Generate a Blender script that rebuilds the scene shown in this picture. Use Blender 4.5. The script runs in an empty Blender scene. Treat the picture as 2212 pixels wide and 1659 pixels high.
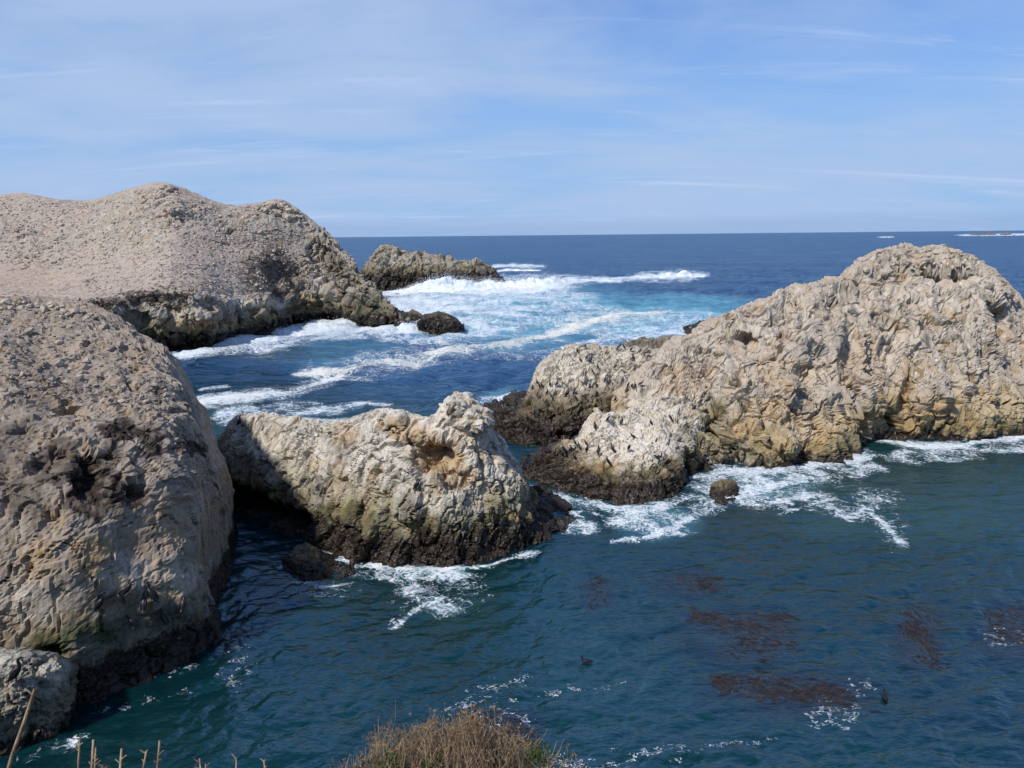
import bpy, math, random, time
import numpy as np
from mathutils import Vector, Matrix, Euler

T0 = time.time()
random.seed(7)
rng = np.random.default_rng(11)
scene = bpy.context.scene
COL = scene.collection
R = math.radians

# ------------------------------------------------------------------ camera
CAM_H = 20.0
PITCH, ROLL = R(10.95), R(-0.575)
W_D, H_D, F_D = 2212.0, 1659.0, 1661.0          # pixel frame used for the measured outlines
cam = bpy.data.cameras.new("camera")
cam.sensor_width = 36.0
cam.lens = 36.0 * F_D / W_D
cam.clip_start, cam.clip_end = 0.1, 100000.0
cam_o = bpy.data.objects.new("camera", cam)
COL.objects.link(cam_o)
CAM_M = (Matrix.Translation((0, 0, CAM_H)) @ Matrix.Rotation(R(90) - PITCH, 4, 'X')
         @ Matrix.Rotation(ROLL, 4, 'Z'))
cam_o.matrix_world = CAM_M
scene.camera = cam_o

# ------------------------------------------------------------------ sky, sun, exposure
SUN_EL = R(49)
to_sun = Vector((-0.74 * math.cos(SUN_EL), -0.67 * math.cos(SUN_EL), math.sin(SUN_EL))).normalized()
world = bpy.data.worlds.new("World")
scene.world = world
world.use_nodes = True
wt = world.node_tree
wt.nodes.clear()


class NT:
    """tiny helper to write node trees"""
    def __init__(s, tree): s.t = tree
    def n(s, typ, **kw):
        nd = s.t.nodes.new(typ)
        for k, v in kw.items():
            if k.startswith('i_'):
                key = k[2:]
                key = int(key) if key.isdigit() else key.replace('_', ' ')
                s.put(nd.inputs[key], v)
            else:
                setattr(nd, k, v)
        return nd
    def put(s, sock, v):
        if isinstance(v, bpy.types.NodeSocket): s.t.links.new(v, sock)
        elif isinstance(v, bpy.types.Node): s.t.links.new(v.outputs[0], sock)
        else:
            if isinstance(v, tuple) and len(v) == 3 and sock.type == 'RGBA': v = (*v, 1)
            sock.default_value = v
    def math(s, op, a, b=0.0, c=0.0, clamp=False):
        nd = s.t.nodes.new('ShaderNodeMath'); nd.operation = op; nd.use_clamp = clamp
        s.put(nd.inputs[0], a); s.put(nd.inputs[1], b); s.put(nd.inputs[2], c)
        return nd.outputs[0]
    def vmath(s, op, a, b=(0, 0, 0)):
        nd = s.t.nodes.new('ShaderNodeVectorMath'); nd.operation = op
        s.put(nd.inputs[0], a)
        if op == 'SCALE': s.put(nd.inputs['Scale'], b)
        else: s.put(nd.inputs[1], b)
        return nd.outputs[0]
    def mix(s, f, a, b):
        nd = s.t.nodes.new('ShaderNodeMix'); nd.data_type = 'RGBA'
        s.put(nd.inputs['Factor'], f); s.put(nd.inputs[6], a); s.put(nd.inputs[7], b)
        return nd.outputs[2]
    def step(s, x, lo, hi, a=0.0, b=1.0):
        nd = s.t.nodes.new('ShaderNodeMapRange'); nd.interpolation_type = 'SMOOTHSTEP'
        s.put(nd.inputs[0], x); s.put(nd.inputs[1], lo); s.put(nd.inputs[2], hi)
        s.put(nd.inputs[3], a); s.put(nd.inputs[4], b)
        return nd.outputs[0]
    def noise(s, vec, scale, detail=4.0, rough=0.55, dist=0.0, out=0):
        nd = s.t.nodes.new('ShaderNodeTexNoise')
        s.put(nd.inputs['Vector'], vec); s.put(nd.inputs['Scale'], scale)
        s.put(nd.inputs['Detail'], detail); s.put(nd.inputs['Roughness'], rough); s.put(nd.inputs['Distortion'], dist)
        return nd.outputs[out]
    def voro(s, vec, scale, feature='F1'):
        nd = s.t.nodes.new('ShaderNodeTexVoronoi'); nd.feature = feature
        s.put(nd.inputs['Vector'], vec); s.put(nd.inputs['Scale'], scale)
        return nd
    def mapv(s, vec, scale=(1, 1, 1), rot=(0, 0, 0), loc=(0, 0, 0)):
        nd = s.t.nodes.new('ShaderNodeMapping')
        s.put(nd.inputs[0], vec); nd.inputs[1].default_value = loc
        nd.inputs[2].default_value = rot; nd.inputs[3].default_value = scale
        return nd.outputs[0]


g = NT(wt)
sky = g.n('ShaderNodeTexSky', sky_type='NISHITA', sun_disc=False)
sky.sun_elevation = SUN_EL
sky.sun_rotation = math.atan2(to_sun.x, to_sun.y)
sky.altitude = 20
sky.air_density, sky.dust_density, sky.ozone_density = 1.0, 0.5, 2.2
tc = g.n('ShaderNodeTexCoord')
sep = g.n('ShaderNodeSeparateXYZ', i_0=tc.outputs['Generated'])
zc = g.math('MAXIMUM', sep.outputs[2], 0.0)
inv = g.math('DIVIDE', 1.0, g.math('ADD', zc, 0.16))
cv = g.n('ShaderNodeCombineXYZ', i_0=g.math('MULTIPLY', sep.outputs[0], inv), i_1=g.math('MULTIPLY', sep.outputs[1], inv)).outputs[0]
c1 = g.noise(g.mapv(cv, (0.6, 0.7, 1), (0, 0, R(-14))), 0.9, 4, 0.5, 0.3)
c2 = g.noise(g.mapv(cv, (0.6, 1.15, 1), (0, 0, R(9)), (3.1, 1.7, 0)), 1.5, 7, 0.56, 0.5)
cc = g.math('ADD', g.math('MULTIPLY', c1, 0.7), g.math('MULTIPLY', c2, 0.5))
veil = g.step(cc, 0.43, 0.70)
alt = g.step(sep.outputs[2], 0.50, 0.26)                           # the veil lies lower in the sky
veil = g.math('MULTIPLY', veil, g.math('ADD', g.math('MULTIPLY', alt, 0.55), 0.35), clamp=True)
base = g.mix(g.step(sep.outputs[2], 0.42, 0.02, 0.0, 0.9), g.vmath('MULTIPLY', sky, (0.46, 0.74, 1.24)), (2.75, 4.5, 7.2))
skycol = g.mix(g.math('MULTIPLY', veil, 1.0), base, (3.7, 4.9, 7.1))
wisp = g.noise(g.mapv(cv, (0.35, 2.1, 1), (0, 0, R(6)), (1.3, 4.7, 0)), 2.0, 7, 0.62, 0.7)
skycol = g.mix(g.math('MULTIPLY', g.step(wisp, 0.54, 0.74), g.step(sep.outputs[2], 0.55, 0.2, 0.12, 0.5)), skycol, (4.9, 5.9, 7.9))
skycol = g.mix(g.step(g.math('ADD', sep.outputs[2], g.math('MULTIPLY', g.math('SUBTRACT', c2, 0.5), 0.012)), 0.026, 0.010, 0.0, 0.6), skycol, (2.7, 3.9, 6.2))
bg = g.n('ShaderNodeBackground', i_Color=skycol, i_Strength=0.097)
wo = g.n('ShaderNodeOutputWorld', i_Surface=bg)

sun = bpy.data.lights.new("sun", 'SUN')
sun.energy = 3.7
sun.angle = R(4)
sun.color = (1.0, 0.95, 0.88)
sun_o = bpy.data.objects.new("sun", sun)
COL.objects.link(sun_o)
sun_o.rotation_euler = to_sun.to_track_quat('Z', 'Y').to_euler()
sun_o.location = (0, 0, 80)

vs = scene.view_settings
vs.view_transform = 'Standard'; vs.look = 'None'; vs.exposure = 0.24; vs.gamma = 1.0
vs.use_curve_mapping = False
scene.cycles.use_denoising = True
scene.cycles.adaptive_threshold = 0.025
scene.cycles.max_bounces = 5
scene.cycles.diffuse_bounces = 3
scene.cycles.caustics_reflective = False
scene.cycles.caustics_refractive = False

# ------------------------------------------------------------------ projection helpers
M3 = np.array(CAM_M.to_3x3())
CO = np.array((0.0, 0.0, CAM_H))


def ray(px, py):
    d = np.array(((px - W_D / 2) / F_D, -(py - H_D / 2) / F_D, -1.0))
    d = M3 @ d
    return d / np.linalg.norm(d)


def at(px, py, Y):
    """the point seen at a measured place, Y metres out"""
    d = ray(px, py)
    return CO + d * (Y / d[1])


def sea(px, py):
    """the point of the sea level seen at a measured place"""
    d = ray(px, py)
    return CO + d * (-CAM_H / d[2])


def seaY(px, Y):
    lo, hi = 480.0, 1900.0
    for _ in range(50):
        m = (lo + hi) / 2
        d = ray(px, m)
        yy = 1e9 if d[2] > -1e-6 else (-CAM_H / d[2]) * d[1]
        if yy > Y: lo = m
        else: hi = m
    p = at(px, hi, Y); p[2] = 0
    return p


def proj(P):
    q = (P - CO) @ M3
    w = np.where(-q[:, 2] > 0.05, -q[:, 2], 0.05)
    return W_D / 2 + F_D * q[:, 0] / w, H_D / 2 - F_D * q[:, 1] / w


def smooth(a, b, x):
    t = np.clip((x - a) / (b - a), 0, 1)
    return t * t * (3 - 2 * t)


# ------------------------------------------------------------------ noise
_perm = np.random.default_rng(3).permutation(256).astype(np.int32)
_perm = np.concatenate([_perm, _perm, _perm])
_grad = np.random.default_rng(5).normal(size=(256, 3)).astype(np.float32)
_grad /= np.linalg.norm(_grad, axis=1)[:, None]
_rnd3 = np.random.default_rng(9).random((256, 3)).astype(np.float32)
_rnd3b = np.random.default_rng(10).random((256, 3)).astype(np.float32)


def _h(ix, iy, iz):
    return _perm[_perm[_perm[ix & 255] + (iy & 255)] + (iz & 255)]


_gx, _gy, _gz = (np.ascontiguousarray(_grad[:, j]) for j in range(3))


def chunked(fn):
    def run(p, *a):
        if len(p) <= 20000: return fn(p, *a)
        parts = [fn(p[i:i + 16384], *a) for i in range(0, len(p), 16384)]
        if isinstance(parts[0], tuple): return tuple(np.concatenate(x) for x in zip(*parts))
        return np.concatenate(parts)
    return run


@chunked
def perlin(p):
    p = p.astype(np.float32)
    i = np.floor(p).astype(np.int32)
    f = p - i
    u = f * f * f * (f * (f * 6 - 15) + 10)
    i &= 255
    x, y, z = f[:, 0], f[:, 1], f[:, 2]
    ux, uy, uz = u[:, 0], u[:, 1], u[:, 2]
    out = np.zeros(len(p), np.float32)
    for dx in (0, 1):
        hx = _perm[i[:, 0] + dx]; wx = ux if dx else 1 - ux
        for dy in (0, 1):
            hy = _perm[hx + i[:, 1] + dy]; wy = wx * (uy if dy else 1 - uy)
            for dz in (0, 1):
                h = _perm[hy + i[:, 2] + dz]
                out += wy * (uz if dz else 1 - uz) * (_gx[h] * (x - dx) + _gy[h] * (y - dy) + _gz[h] * (z - dz))
    return out * 1.6


def fbm(p, octaves=4, gain=0.5, lac=2.03):
    s, a = 0, 1.0
    for o in range(octaves):
        s = s + a * perlin(p + 17.3 * o)
        p = p * lac; a *= gain
    return s


def ridged(p, octaves=4, gain=0.5):
    s, a = 0, 1.0
    for o in range(octaves):
        s = s + a * (1 - 2 * np.abs(perlin(p + 31.7 * o)))
        p = p * 2.07; a *= gain
    return s


_jit = (0.12 + 0.76 * _rnd3).astype(np.float32)


@chunked
def worley(p):
    p = p.astype(np.float32)
    i = np.floor(p - 0.5).astype(np.int32)
    n = len(p)
    f1 = np.full(n, 9e9, np.float32); f2 = f1.copy()
    hid = np.zeros(n, np.int32); cell = np.zeros(n, np.int32)
    for c in range(8):
        o = np.array((c & 1, c >> 1 & 1, c >> 2), np.int32)
        ci = i + o
        h = _h(ci[:, 0], ci[:, 1], ci[:, 2])
        r = p - ci - _jit[h]
        d = (r * r).sum(1)
        m = d < f1
        f2 = np.where(m, f1, np.minimum(f2, d)); f1 = np.where(m, d, f1)
        hid = np.where(m, h, hid); cell = np.where(m, c, cell)
    off = p - (i + np.stack([cell & 1, cell >> 1 & 1, cell >> 2], 1)) - _jit[hid]
    return np.sqrt(f1), np.sqrt(f2), off, _rnd3b[hid]


def facet(p):
    """fractured blocks: tilted faces with cracks between them"""
    f1, f2, off, rn = worley(p)
    h = (off * (rn * 2 - 1)).sum(1) * 1.1 + (rn[:, 0] - 0.5) * 0.9
    return h, smooth(0.0, 0.16, f2 - f1)


@chunked
def blocks(p):
    """stone broken along three joint sets: flat-faced blocks set in or out, staggered, with open joints"""
    p = p.astype(np.float32).copy()
    kz = np.floor(p[:, 2]).astype(np.int32)
    r = _rnd3b[_h(kz, kz * 0 + 3, kz * 0 + 7)]
    p[:, 0] += r[:, 0] * 0.9; p[:, 1] += r[:, 1] * 0.9
    kx = np.floor(p[:, 0]).astype(np.int32)
    p[:, 2] += _rnd3b[_h(kx, kx * 0 + 5, kx * 0 + 1)][:, 2] * 0.7
    i = np.floor(p).astype(np.int32)
    f = p - i
    h = _rnd3[_h(i[:, 0], i[:, 1], i[:, 2])]
    off = (h[:, 0] - 0.5) + 0.5 * ((f - 0.5) * (h - 0.5)).sum(1)
    e = np.minimum(f, 1 - f).min(1)
    return off, np.exp(-(e / 0.05) ** 2) * (h[:, 1] > 0.35)


# ------------------------------------------------------------------ meshes
def mesh_np(name, V, F, mat=None, smooth_shade=False, attrs=None):
    """V (n,3), F (m,k) arrays -> mesh"""
    V = np.ascontiguousarray(V, np.float32); F = np.ascontiguousarray(F, np.int32)
    me = bpy.data.meshes.new(name)
    k = F.shape[1]
    me.vertices.add(len(V)); me.vertices.foreach_set('co', V.ravel())
    me.loops.add(F.size); me.loops.foreach_set('vertex_index', F.ravel())
    me.polygons.add(len(F))
    me.polygons.foreach_set('loop_start', np.arange(0, F.size, k, dtype=np.int32))
    me.polygons.foreach_set('use_smooth', np.full(len(F), smooth_shade))
    me.update(calc_edges=True)
    for an, av in (attrs or {}).items():
        a = me.attributes.new(an, 'FLOAT', 'POINT')
        a.data.foreach_set('value', np.ascontiguousarray(av, np.float32))
    if mat: me.materials.append(mat)
    return me


def obj(name, me, parent=None, loc=None):
    o = bpy.data.objects.new(name, me)
    COL.objects.link(o)
    if parent: o.parent = parent
    if loc is not None: o.location = loc
    return o


def tag(o, label=None, cat=None, group=None, kind=None):
    if label: o['label'] = label
    if cat: o['category'] = cat
    if group: o['group'] = group
    if kind: o['kind'] = kind
    return o


def grid_faces(nu, nv):
    i = np.arange(nu * nv).reshape(nu, nv)
    return np.stack([i[:-1, :-1], i[1:, :-1], i[1:, 1:], i[:-1, 1:]], -1).reshape(-1, 4)


def grid_normals(G):
    du = np.gradient(G, axis=0); dv = np.gradient(G, axis=1)
    n = np.cross(du, dv)
    return n / (np.linalg.norm(n, axis=2, keepdims=True) + 1e-9)


def hermite(K, t, x):
    """smooth interpolation of K (n, ...) given at knots t, sampled at x"""
    m = np.zeros_like(K)
    dt = np.diff(t)
    sl = np.diff(K, axis=0) / dt.reshape(-1, *([1] * (K.ndim - 1)))
    m[0], m[-1] = sl[0], sl[-1]
    w = (dt[:-1] / (dt[:-1] + dt[1:])).reshape(-1, *([1] * (K.ndim - 1)))
    m[1:-1] = sl[:-1] * (1 - w) + sl[1:] * w
    i = np.clip(np.searchsorted(t, x, side='right') - 1, 0, len(t) - 2)
    h = dt[i]; s = (x - t[i]) / h
    sh = (-1,) + (1,) * (K.ndim - 1)
    s = s.reshape(sh); h = h.reshape(sh)
    return ((2 * s ** 3 - 3 * s ** 2 + 1) * K[i] + (s ** 3 - 2 * s ** 2 + s) * h * m[i]
            + (-2 * s ** 3 + 3 * s ** 2) * K[i + 1] + (s ** 3 - s ** 2) * h * m[i + 1])


def loft(cols, nu, nv, nvb, back, skirt=1.2, depth=2.2):
    """cols: columns of world points from the waterline up to the crest; closes the far side and both ends"""
    C = np.array(cols)                                     # (n, k, 3)
    n, k, _ = C.shape
    nrm = (C[:, 0] - C[:, -1]); nrm[:, 2] = 0
    nrm /= np.linalg.norm(nrm, axis=1)[:, None] + 1e-6
    low = C[:, 0] + nrm * skirt; low[:, 2] = -depth
    crest = C[:, -1]
    bk = -nrm * 0.5 + np.array((0.0, 0.8, 0.0))
    bk = bk + (crest - CO) * np.array((1, 1, 0)) / (np.linalg.norm((crest - CO)[:, :2], axis=1)[:, None]) * 0.6
    bk /= np.linalg.norm(bk, axis=1)[:, None]
    rows = [low] + [C[:, j] for j in range(k)]
    for f, zf in ((0.30, 0.94), (0.72, 0.58), (1.0, 0.0)):
        q = crest + bk * back * f; q[:, 2] = crest[:, 2] * zf
        rows.append(q)
    q = crest + bk * back * 1.15; q[:, 2] = -depth
    rows.append(q)
    K = np.stack(rows, 1)                                  # (n, k+5, 3)
    # close both ends
    out = [K]
    for e, idx, nb in ((0, 0, 1), (1, -1, -2)):
        cen = K[idx].mean(0)
        d = (K[idx].mean(0) - K[nb].mean(0)); d[2] = 0
        d /= np.linalg.norm(d) + 1e-6
        sz = np.ptp(K[idx][:, :2], axis=0).max() * 0.06
        a = K[idx].copy(); b = K[idx].copy()
        a[:, :2] = a[:, :2] * 0.45 + cen[:2] * 0.55 + d[:2] * sz * 0.7
        b[:, :2] = cen[:2] + d[:2] * sz
        a[:, 2] *= 0.9; b[:, 2] *= 0.6
        if e == 0: out = [np.stack([b, a])] + out
        else: out = out + [np.stack([a, b])]
    K = np.concatenate(out, 0)
    # along u
    L = np.linalg.norm(np.diff(K[:, :k + 1], axis=0), axis=2).mean(1)
    L = np.maximum(L, L.mean() * 0.15)
    tu = np.concatenate([[0], np.cumsum(L)])
    xu = np.linspace(0, tu[-1], nu)
    A = hermite(K, tu, xu)
    A = np.swapaxes(A, 0, 1)                               # rows first
    Lv = np.linalg.norm(np.diff(A, axis=0), axis=2).mean(1)
    tv = np.concatenate([[0], np.cumsum(np.maximum(Lv, 0.05))])
    tcr = tv[k]
    xv = np.concatenate([np.linspace(0, tcr, nv, endpoint=False), np.linspace(tcr, tv[-1], nvb)])
    G = np.swapaxes(hermite(A, tv, xv), 0, 1)              # (nu, nv+nvb, 3)
    return G


def displace(G, P, front, seed, crest_keep=0.45):
    """G grid; P dict of amplitudes; front = rows up to the crest"""
    nu, nv, _ = G.shape
    v = np.arange(nv)
    keep = 1 - crest_keep * np.exp(-((v - front) / (0.07 * front)) ** 2)
    so = np.array((seed * 13.7, seed * 7.1, seed * 3.3))

    N0 = grid_normals(G)

    def go(G, d, N=None):
        return G + (grid_normals(G) if N is None else N) * (d.reshape(nu, nv) * keep[None, :])[..., None]
    Rm = np.array(Euler(P.get('rot', (0, 0, 0))).to_matrix())
    st = np.array(P.get('stretch', (1, 1, 1)))
    f = G.reshape(-1, 3)
    wgt = P.get('weight')
    wv = 1.0 if wgt is None else wgt(G).ravel()
    a, l = P['big']
    d = a * fbm(f / l + so, 3)
    if 'flute' in P:
        a, l, zl = P['flute']
        q = f / np.array((l, l, zl))
        d = d + a * ridged(q + so + 0.35 * fbm(f / (l * 2) + so, 2)[:, None], 2)
    G = go(G, d * wv)
    f = G.reshape(-1, 3)
    l0 = P['mid'][1]
    warp = np.stack([fbm(f / (l0 * 1.4) + so + 5 * j, 2) for j in range(3)], 1)
    rub = smooth(-0.25, 0.45, fbm(f / (l0 * 2.6) + so * 1.7, 2))          # rubbly here, sound rock there
    q = (f @ Rm) * st
    yaw = np.array(Euler((0.12, 0.10, 0.55 + 0.4 * seed)).to_matrix())
    qb = (f @ Rm) @ yaw
    jb, jc = blocks(qb / (l0 * np.array((0.62, 0.62, 1.25))) + so + warp * 0.09)
    d = P['mid'][0] * (0.62 * facet(q / l0 + so + warp * 0.4)[0] + 0.62 * jb - 0.30 * jc)
    jb, jc = blocks(qb / (l0 * np.array((0.24, 0.24, 0.42))) + so * 2 + warp * 0.1)
    d = d + P['mid'][0] * (0.1 + 0.9 * rub) * (0.20 * jb - 0.10 * jc)
    if 'ledge' in P:                                                      # overhanging bedding steps
        a, l = P['ledge']
        t = q[:, 2] / l + 0.9 * warp[:, 0] + 0.6 * warp[:, 1]
        fr = t - np.floor(t)
        d = d + a * (smooth(0.0, 0.16, fr) - fr) * smooth(-0.2, 0.4, fbm(f / (l * 3.1) + so, 2))
    a, l = P['small'][:2]
    d = d + a * 1.5 * (0.3 + 0.7 * rub) * facet(q / l + so + warp * 0.35)[0]
    d = d + a * 0.25 * (ridged(q / (l * 2.6) + so + warp * 0.6, 3) - 0.8)
    for dep, l, w in P['crack']:                                          # long joints
        n = perlin(q / l + so * 0.7 + warp * 0.45)
        d = d - dep * np.exp(-(n / w) ** 2) * smooth(-0.35, 0.25, perlin(f / (l * 0.8) + so * 2.1))
    G = go(G, d * wv, N0)
    f = G.reshape(-1, 3)
    a, l = P['tiny'][:2]
    rub = rub * 0.8 + 0.2
    d = a * 1.5 * rub * facet((f @ Rm) * st / l + so)[0]
    a, l = P['grit']
    d = d * wv + a * fbm(f / l + so, 3, 0.55) * ((0.5 + 0.5 * rub) * (0.4 + 0.6 * wv))
    wetz = 1 - smooth(0.9, 2.0, f[:, 2] + 0.5 * fbm(f / 1.5 + so, 2))
    k = max(0.2, P['tiny'][1])
    d = d + wetz * 0.35 * k * (0.55 - worley(f / (k * 0.9) + so)[0])
    return go(G, d)


def carve(G, front, feats, mul=1.45):
    """dents (positive depth) and bulges (negative) given by where they are seen, radius and depth in metres"""
    nu, nv, _ = G.shape
    for (px, py, rx, rz, dep) in feats:
        f = G.reshape(-1, 3)
        X, Y = proj(f)
        d2 = (X - px) ** 2 + (Y - py) ** 2
        d2 = d2.reshape(nu, nv).copy(); d2[:, front + 2:] = 1e12
        i, j = np.unravel_index(np.argmin(d2), (nu, nv))
        c = G[i, j]
        n = grid_normals(G)[max(i - 6, 0):i + 7, max(j - 6, 0):j + 7].reshape(-1, 3).mean(0)
        n[2] *= 0.35
        n /= np.linalg.norm(n) + 1e-9
        rel = f - c
        hor = np.linalg.norm(rel[:, :2], axis=1)
        r = np.sqrt((hor / rx) ** 2 + (rel[:, 2] / rz) ** 2)
        r = r * (1 + 0.22 * perlin(f / (0.6 * rx) + 3.3))
        w = 1 - smooth(0.35, 1.0, r)
        G = (f - n * (dep * mul * w)[:, None]).reshape(nu, nv, 3)
    return G


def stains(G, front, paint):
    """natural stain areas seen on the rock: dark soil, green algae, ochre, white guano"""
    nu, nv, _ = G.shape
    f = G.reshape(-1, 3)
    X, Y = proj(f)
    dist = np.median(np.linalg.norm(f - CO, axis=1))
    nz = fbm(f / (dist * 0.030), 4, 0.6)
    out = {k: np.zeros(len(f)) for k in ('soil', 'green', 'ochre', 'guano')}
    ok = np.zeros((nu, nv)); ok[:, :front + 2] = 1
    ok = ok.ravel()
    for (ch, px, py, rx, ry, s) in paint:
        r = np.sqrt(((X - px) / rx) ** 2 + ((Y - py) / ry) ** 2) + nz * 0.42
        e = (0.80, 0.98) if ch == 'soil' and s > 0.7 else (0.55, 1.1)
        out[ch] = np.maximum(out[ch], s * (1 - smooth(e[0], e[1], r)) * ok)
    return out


ROCK_OBJS = []


def rock(name, cols, mat, P, res, back, seed, feats=(), paint=(), label=None, cat='rock', kind=None, skirt=1.2,
         depth=2.2, group=None, parent=None, crest_keep=0.45, flat=True, mul=1.45):
    nu, nv, nvb = res
    G = loft(cols, nu, nv, nvb, back, skirt, depth)
    G = carve(G, nv, feats, mul)
    G = displace(G, P, nv, seed, crest_keep)
    at_ = stains(G, nv, paint)
    me = mesh_np(name, G.reshape(-1, 3), grid_faces(*G.shape[:2])[:, ::-1] if FLIP else grid_faces(*G.shape[:2]), mat, not flat, at_)
    o = obj(name, me, parent)
    tag(o, label, cat if not kind else None, group, kind)
    ROCK_OBJS.append(o)
    return o


FLIP = False
# ------------------------------------------------------------------ materials


def new_mat(name):
    m = bpy.data.materials.new(name); m.use_nodes = True
    m.node_tree.nodes.clear()
    return m, NT(m.node_tree)


def simple(name, col, rough=0.7, var=0.25, scale=6.0, bump=0.0, spec=0.3):
    m, g = new_mat(name)
    geo = g.n('ShaderNodeNewGeometry')
    n = g.noise(geo.outputs['Position'], scale, 4)
    c = g.mix(g.step(n, 0.3, 0.7), tuple(x * (1 - var) for x in col), tuple(min(1, x * (1 + var)) for x in col))
    b = g.n('ShaderNodeBsdfPrincipled', i_Base_Color=c, i_Roughness=rough, i_Specular_IOR_Level=spec)
    if bump:
        bp = g.n('ShaderNodeBump', i_Strength=bump, i_Distance=0.02, i_Height=n)
        g.put(b.inputs['Normal'], bp.outputs[0])
    g.n('ShaderNodeOutputMaterial', i_Surface=b)
    return m


def rock_mat(name, top=(0.44, 0.40, 0.35), mid=(0.33, 0.265, 0.18), low=(0.16, 0.135, 0.075), wet=(0.016, 0.013, 0.012),
             z_wet=0.9, z_low=2.4, z_mid=5.0, fuzz=1.2, guano=0.5, dust=None, dust_lo=0.55, s=1.0, ochre=0.5, grey=0.4, joints=0.6):
    m, g = new_mat(name)
    geo = g.n('ShaderNodeNewGeometry')
    pos = geo.outputs['Position']
    z = g.n('ShaderNodeSeparateXYZ', i_0=pos).outputs[2]
    nb = g.noise(pos, 0.28 * s, 3, 0.6)                   # broad
    nm = g.noise(pos, 1.1 * s, 4, 0.62)
    nf = g.noise(pos, 5.0 * s, 3, 0.65)
    streak = g.noise(g.mapv(pos, (2.2 * s, 2.2 * s, 0.28 * s)), 1.0, 4, 0.6, 0.4)
    zz = g.math('ADD', z, g.math('MULTIPLY', g.math('SUBTRACT', g.math('ADD', g.math('MULTIPLY', nb, 0.5), g.math('MULTIPLY', nm, 0.5)), 0.5), fuzz * 6))
    c = g.mix(g.step(zz, z_wet + 0.6, z_low), low, mid)
    c = g.mix(g.step(zz, z_low, z_mid), c, top)
    # colour of the stone itself: grey and ochre beds, fine speckle
    c = g.mix(g.math('MULTIPLY', g.step(nb, 0.5, 0.66), grey), c, (0.27, 0.255, 0.235))
    c = g.mix(g.math('MULTIPLY', g.step(g.noise(g.mapv(pos, loc=(9, 4, 2)), 0.55 * s, 3), 0.50, 0.64), ochre), c, (0.37, 0.25, 0.115))
    c = g.mix(g.math('MULTIPLY', g.step(nf, 0.5, 0.7), 0.5), c, (0.13, 0.105, 0.08))
    c = g.mix(g.math('MULTIPLY', g.step(nm, 0.55, 0.75), 0.4), c, (0.5, 0.46, 0.40))
    # guano streaks running down from the perches
    gf = g.math('MULTIPLY', g.step(g.math('ADD', g.math('MULTIPLY', streak, 0.7), g.math('MULTIPLY', nm, 0.3)), 0.5, 0.66), g.step(zz, z_low, z_mid + 1.0, 0.05, guano))
    ag = g.n('ShaderNodeAttribute', attribute_name='guano').outputs['Fac']
    gf = g.math('MAXIMUM', gf, g.math('MULTIPLY', ag, g.step(g.math('ADD', streak, g.math('MULTIPLY', nf, 0.4)), 0.5, 0.85, 0.25, 1.0)))
    c = g.mix(gf, c, (0.66, 0.605, 0.52))
    dk = g.noise(g.mapv(pos, (1.7 * s, 1.7 * s, 0.16 * s), loc=(5, 8, 1)), 1.0, 4, 0.6, 0.5)
    c = g.mix(g.math('MULTIPLY', g.step(dk, 0.54, 0.66), 0.62), c, (0.14, 0.122, 0.10))     # seepage streaks
    ao = g.n('ShaderNodeAttribute', attribute_name='ochre').outputs['Fac']
    c = g.mix(g.math('MULTIPLY', ao, g.step(nm, 0.3, 0.7, 0.4, 1.0)), c, (0.40, 0.255, 0.11))
    agr = g.n('ShaderNodeAttribute', attribute_name='green').outputs['Fac']
    c = g.mix(g.math('MULTIPLY', agr, g.step(nm, 0.3, 0.6, 0.3, 1.0)), c, (0.035, 0.05, 0.018))
    if dust:
        nz = g.n('ShaderNodeSeparateXYZ', i_0=geo.outputs['True Normal']).outputs[2]
        df = g.math('MULTIPLY', g.step(g.math('ADD', nz, g.math('MULTIPLY', g.math('SUBTRACT', nm, 0.5), 0.5)), dust_lo, dust_lo + 0.25), g.step(zz, z_low, z_mid))
        c = g.mix(g.math('MULTIPLY', df, 0.85), c, dust)
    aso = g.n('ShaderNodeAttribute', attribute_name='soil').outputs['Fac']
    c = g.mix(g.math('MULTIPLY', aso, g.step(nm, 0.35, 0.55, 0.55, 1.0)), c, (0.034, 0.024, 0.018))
    # mussel and weed belt along the tide line
    wetf = g.step(g.math('ADD', zz, g.math('MULTIPLY', g.math('SUBTRACT', nf, 0.5), 1.6)), z_wet + 0.35, z_wet - 0.25)
    wc = g.mix(g.step(g.noise(pos, 9.0 * s, 2), 0.45, 0.62), wet, (0.060, 0.043, 0.026))
    c = g.mix(wetf, c, wc)
    rough = g.math('SUBTRACT', 0.92, g.math('MULTIPLY', wetf, 0.56))
    ck2 = g.voro(g.vmath('ADD', g.mapv(pos, (1, 1, 0.3), (0.1, 0.25, 0)), g.vmath('SCALE', g.n('ShaderNodeTexNoise', i_Vector=pos, i_Scale=0.7 * s, i_Detail=3.0).outputs['Color'], 1.6 / s)), 0.42 * s, 'DISTANCE_TO_EDGE').outputs['Distance']
    joint = g.math('MULTIPLY', g.step(ck2, 0.022, 0.004), g.step(nm, 0.36, 0.52))
    c = g.mix(g.math('MULTIPLY', joint, joints), c, (0.06, 0.047, 0.036))          # thin dark crack lines put into the colour for contrast
    hgt = g.noise(pos, 3.2 * s, 4, 0.74)
    bp = g.n('ShaderNodeBump', i_Strength=g.step(nb, 0.38, 0.62, 0.35, 1.0), i_Distance=0.11 / s, i_Height=hgt)
    c = g.vmath('MULTIPLY', c, (1.0, 0.99, 0.955))
    b = g.n('ShaderNodeBsdfPrincipled', i_Base_Color=c, i_Roughness=rough, i_Specular_IOR_Level=0.25)
    g.put(b.inputs['Normal'], bp.outputs[0])
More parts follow.
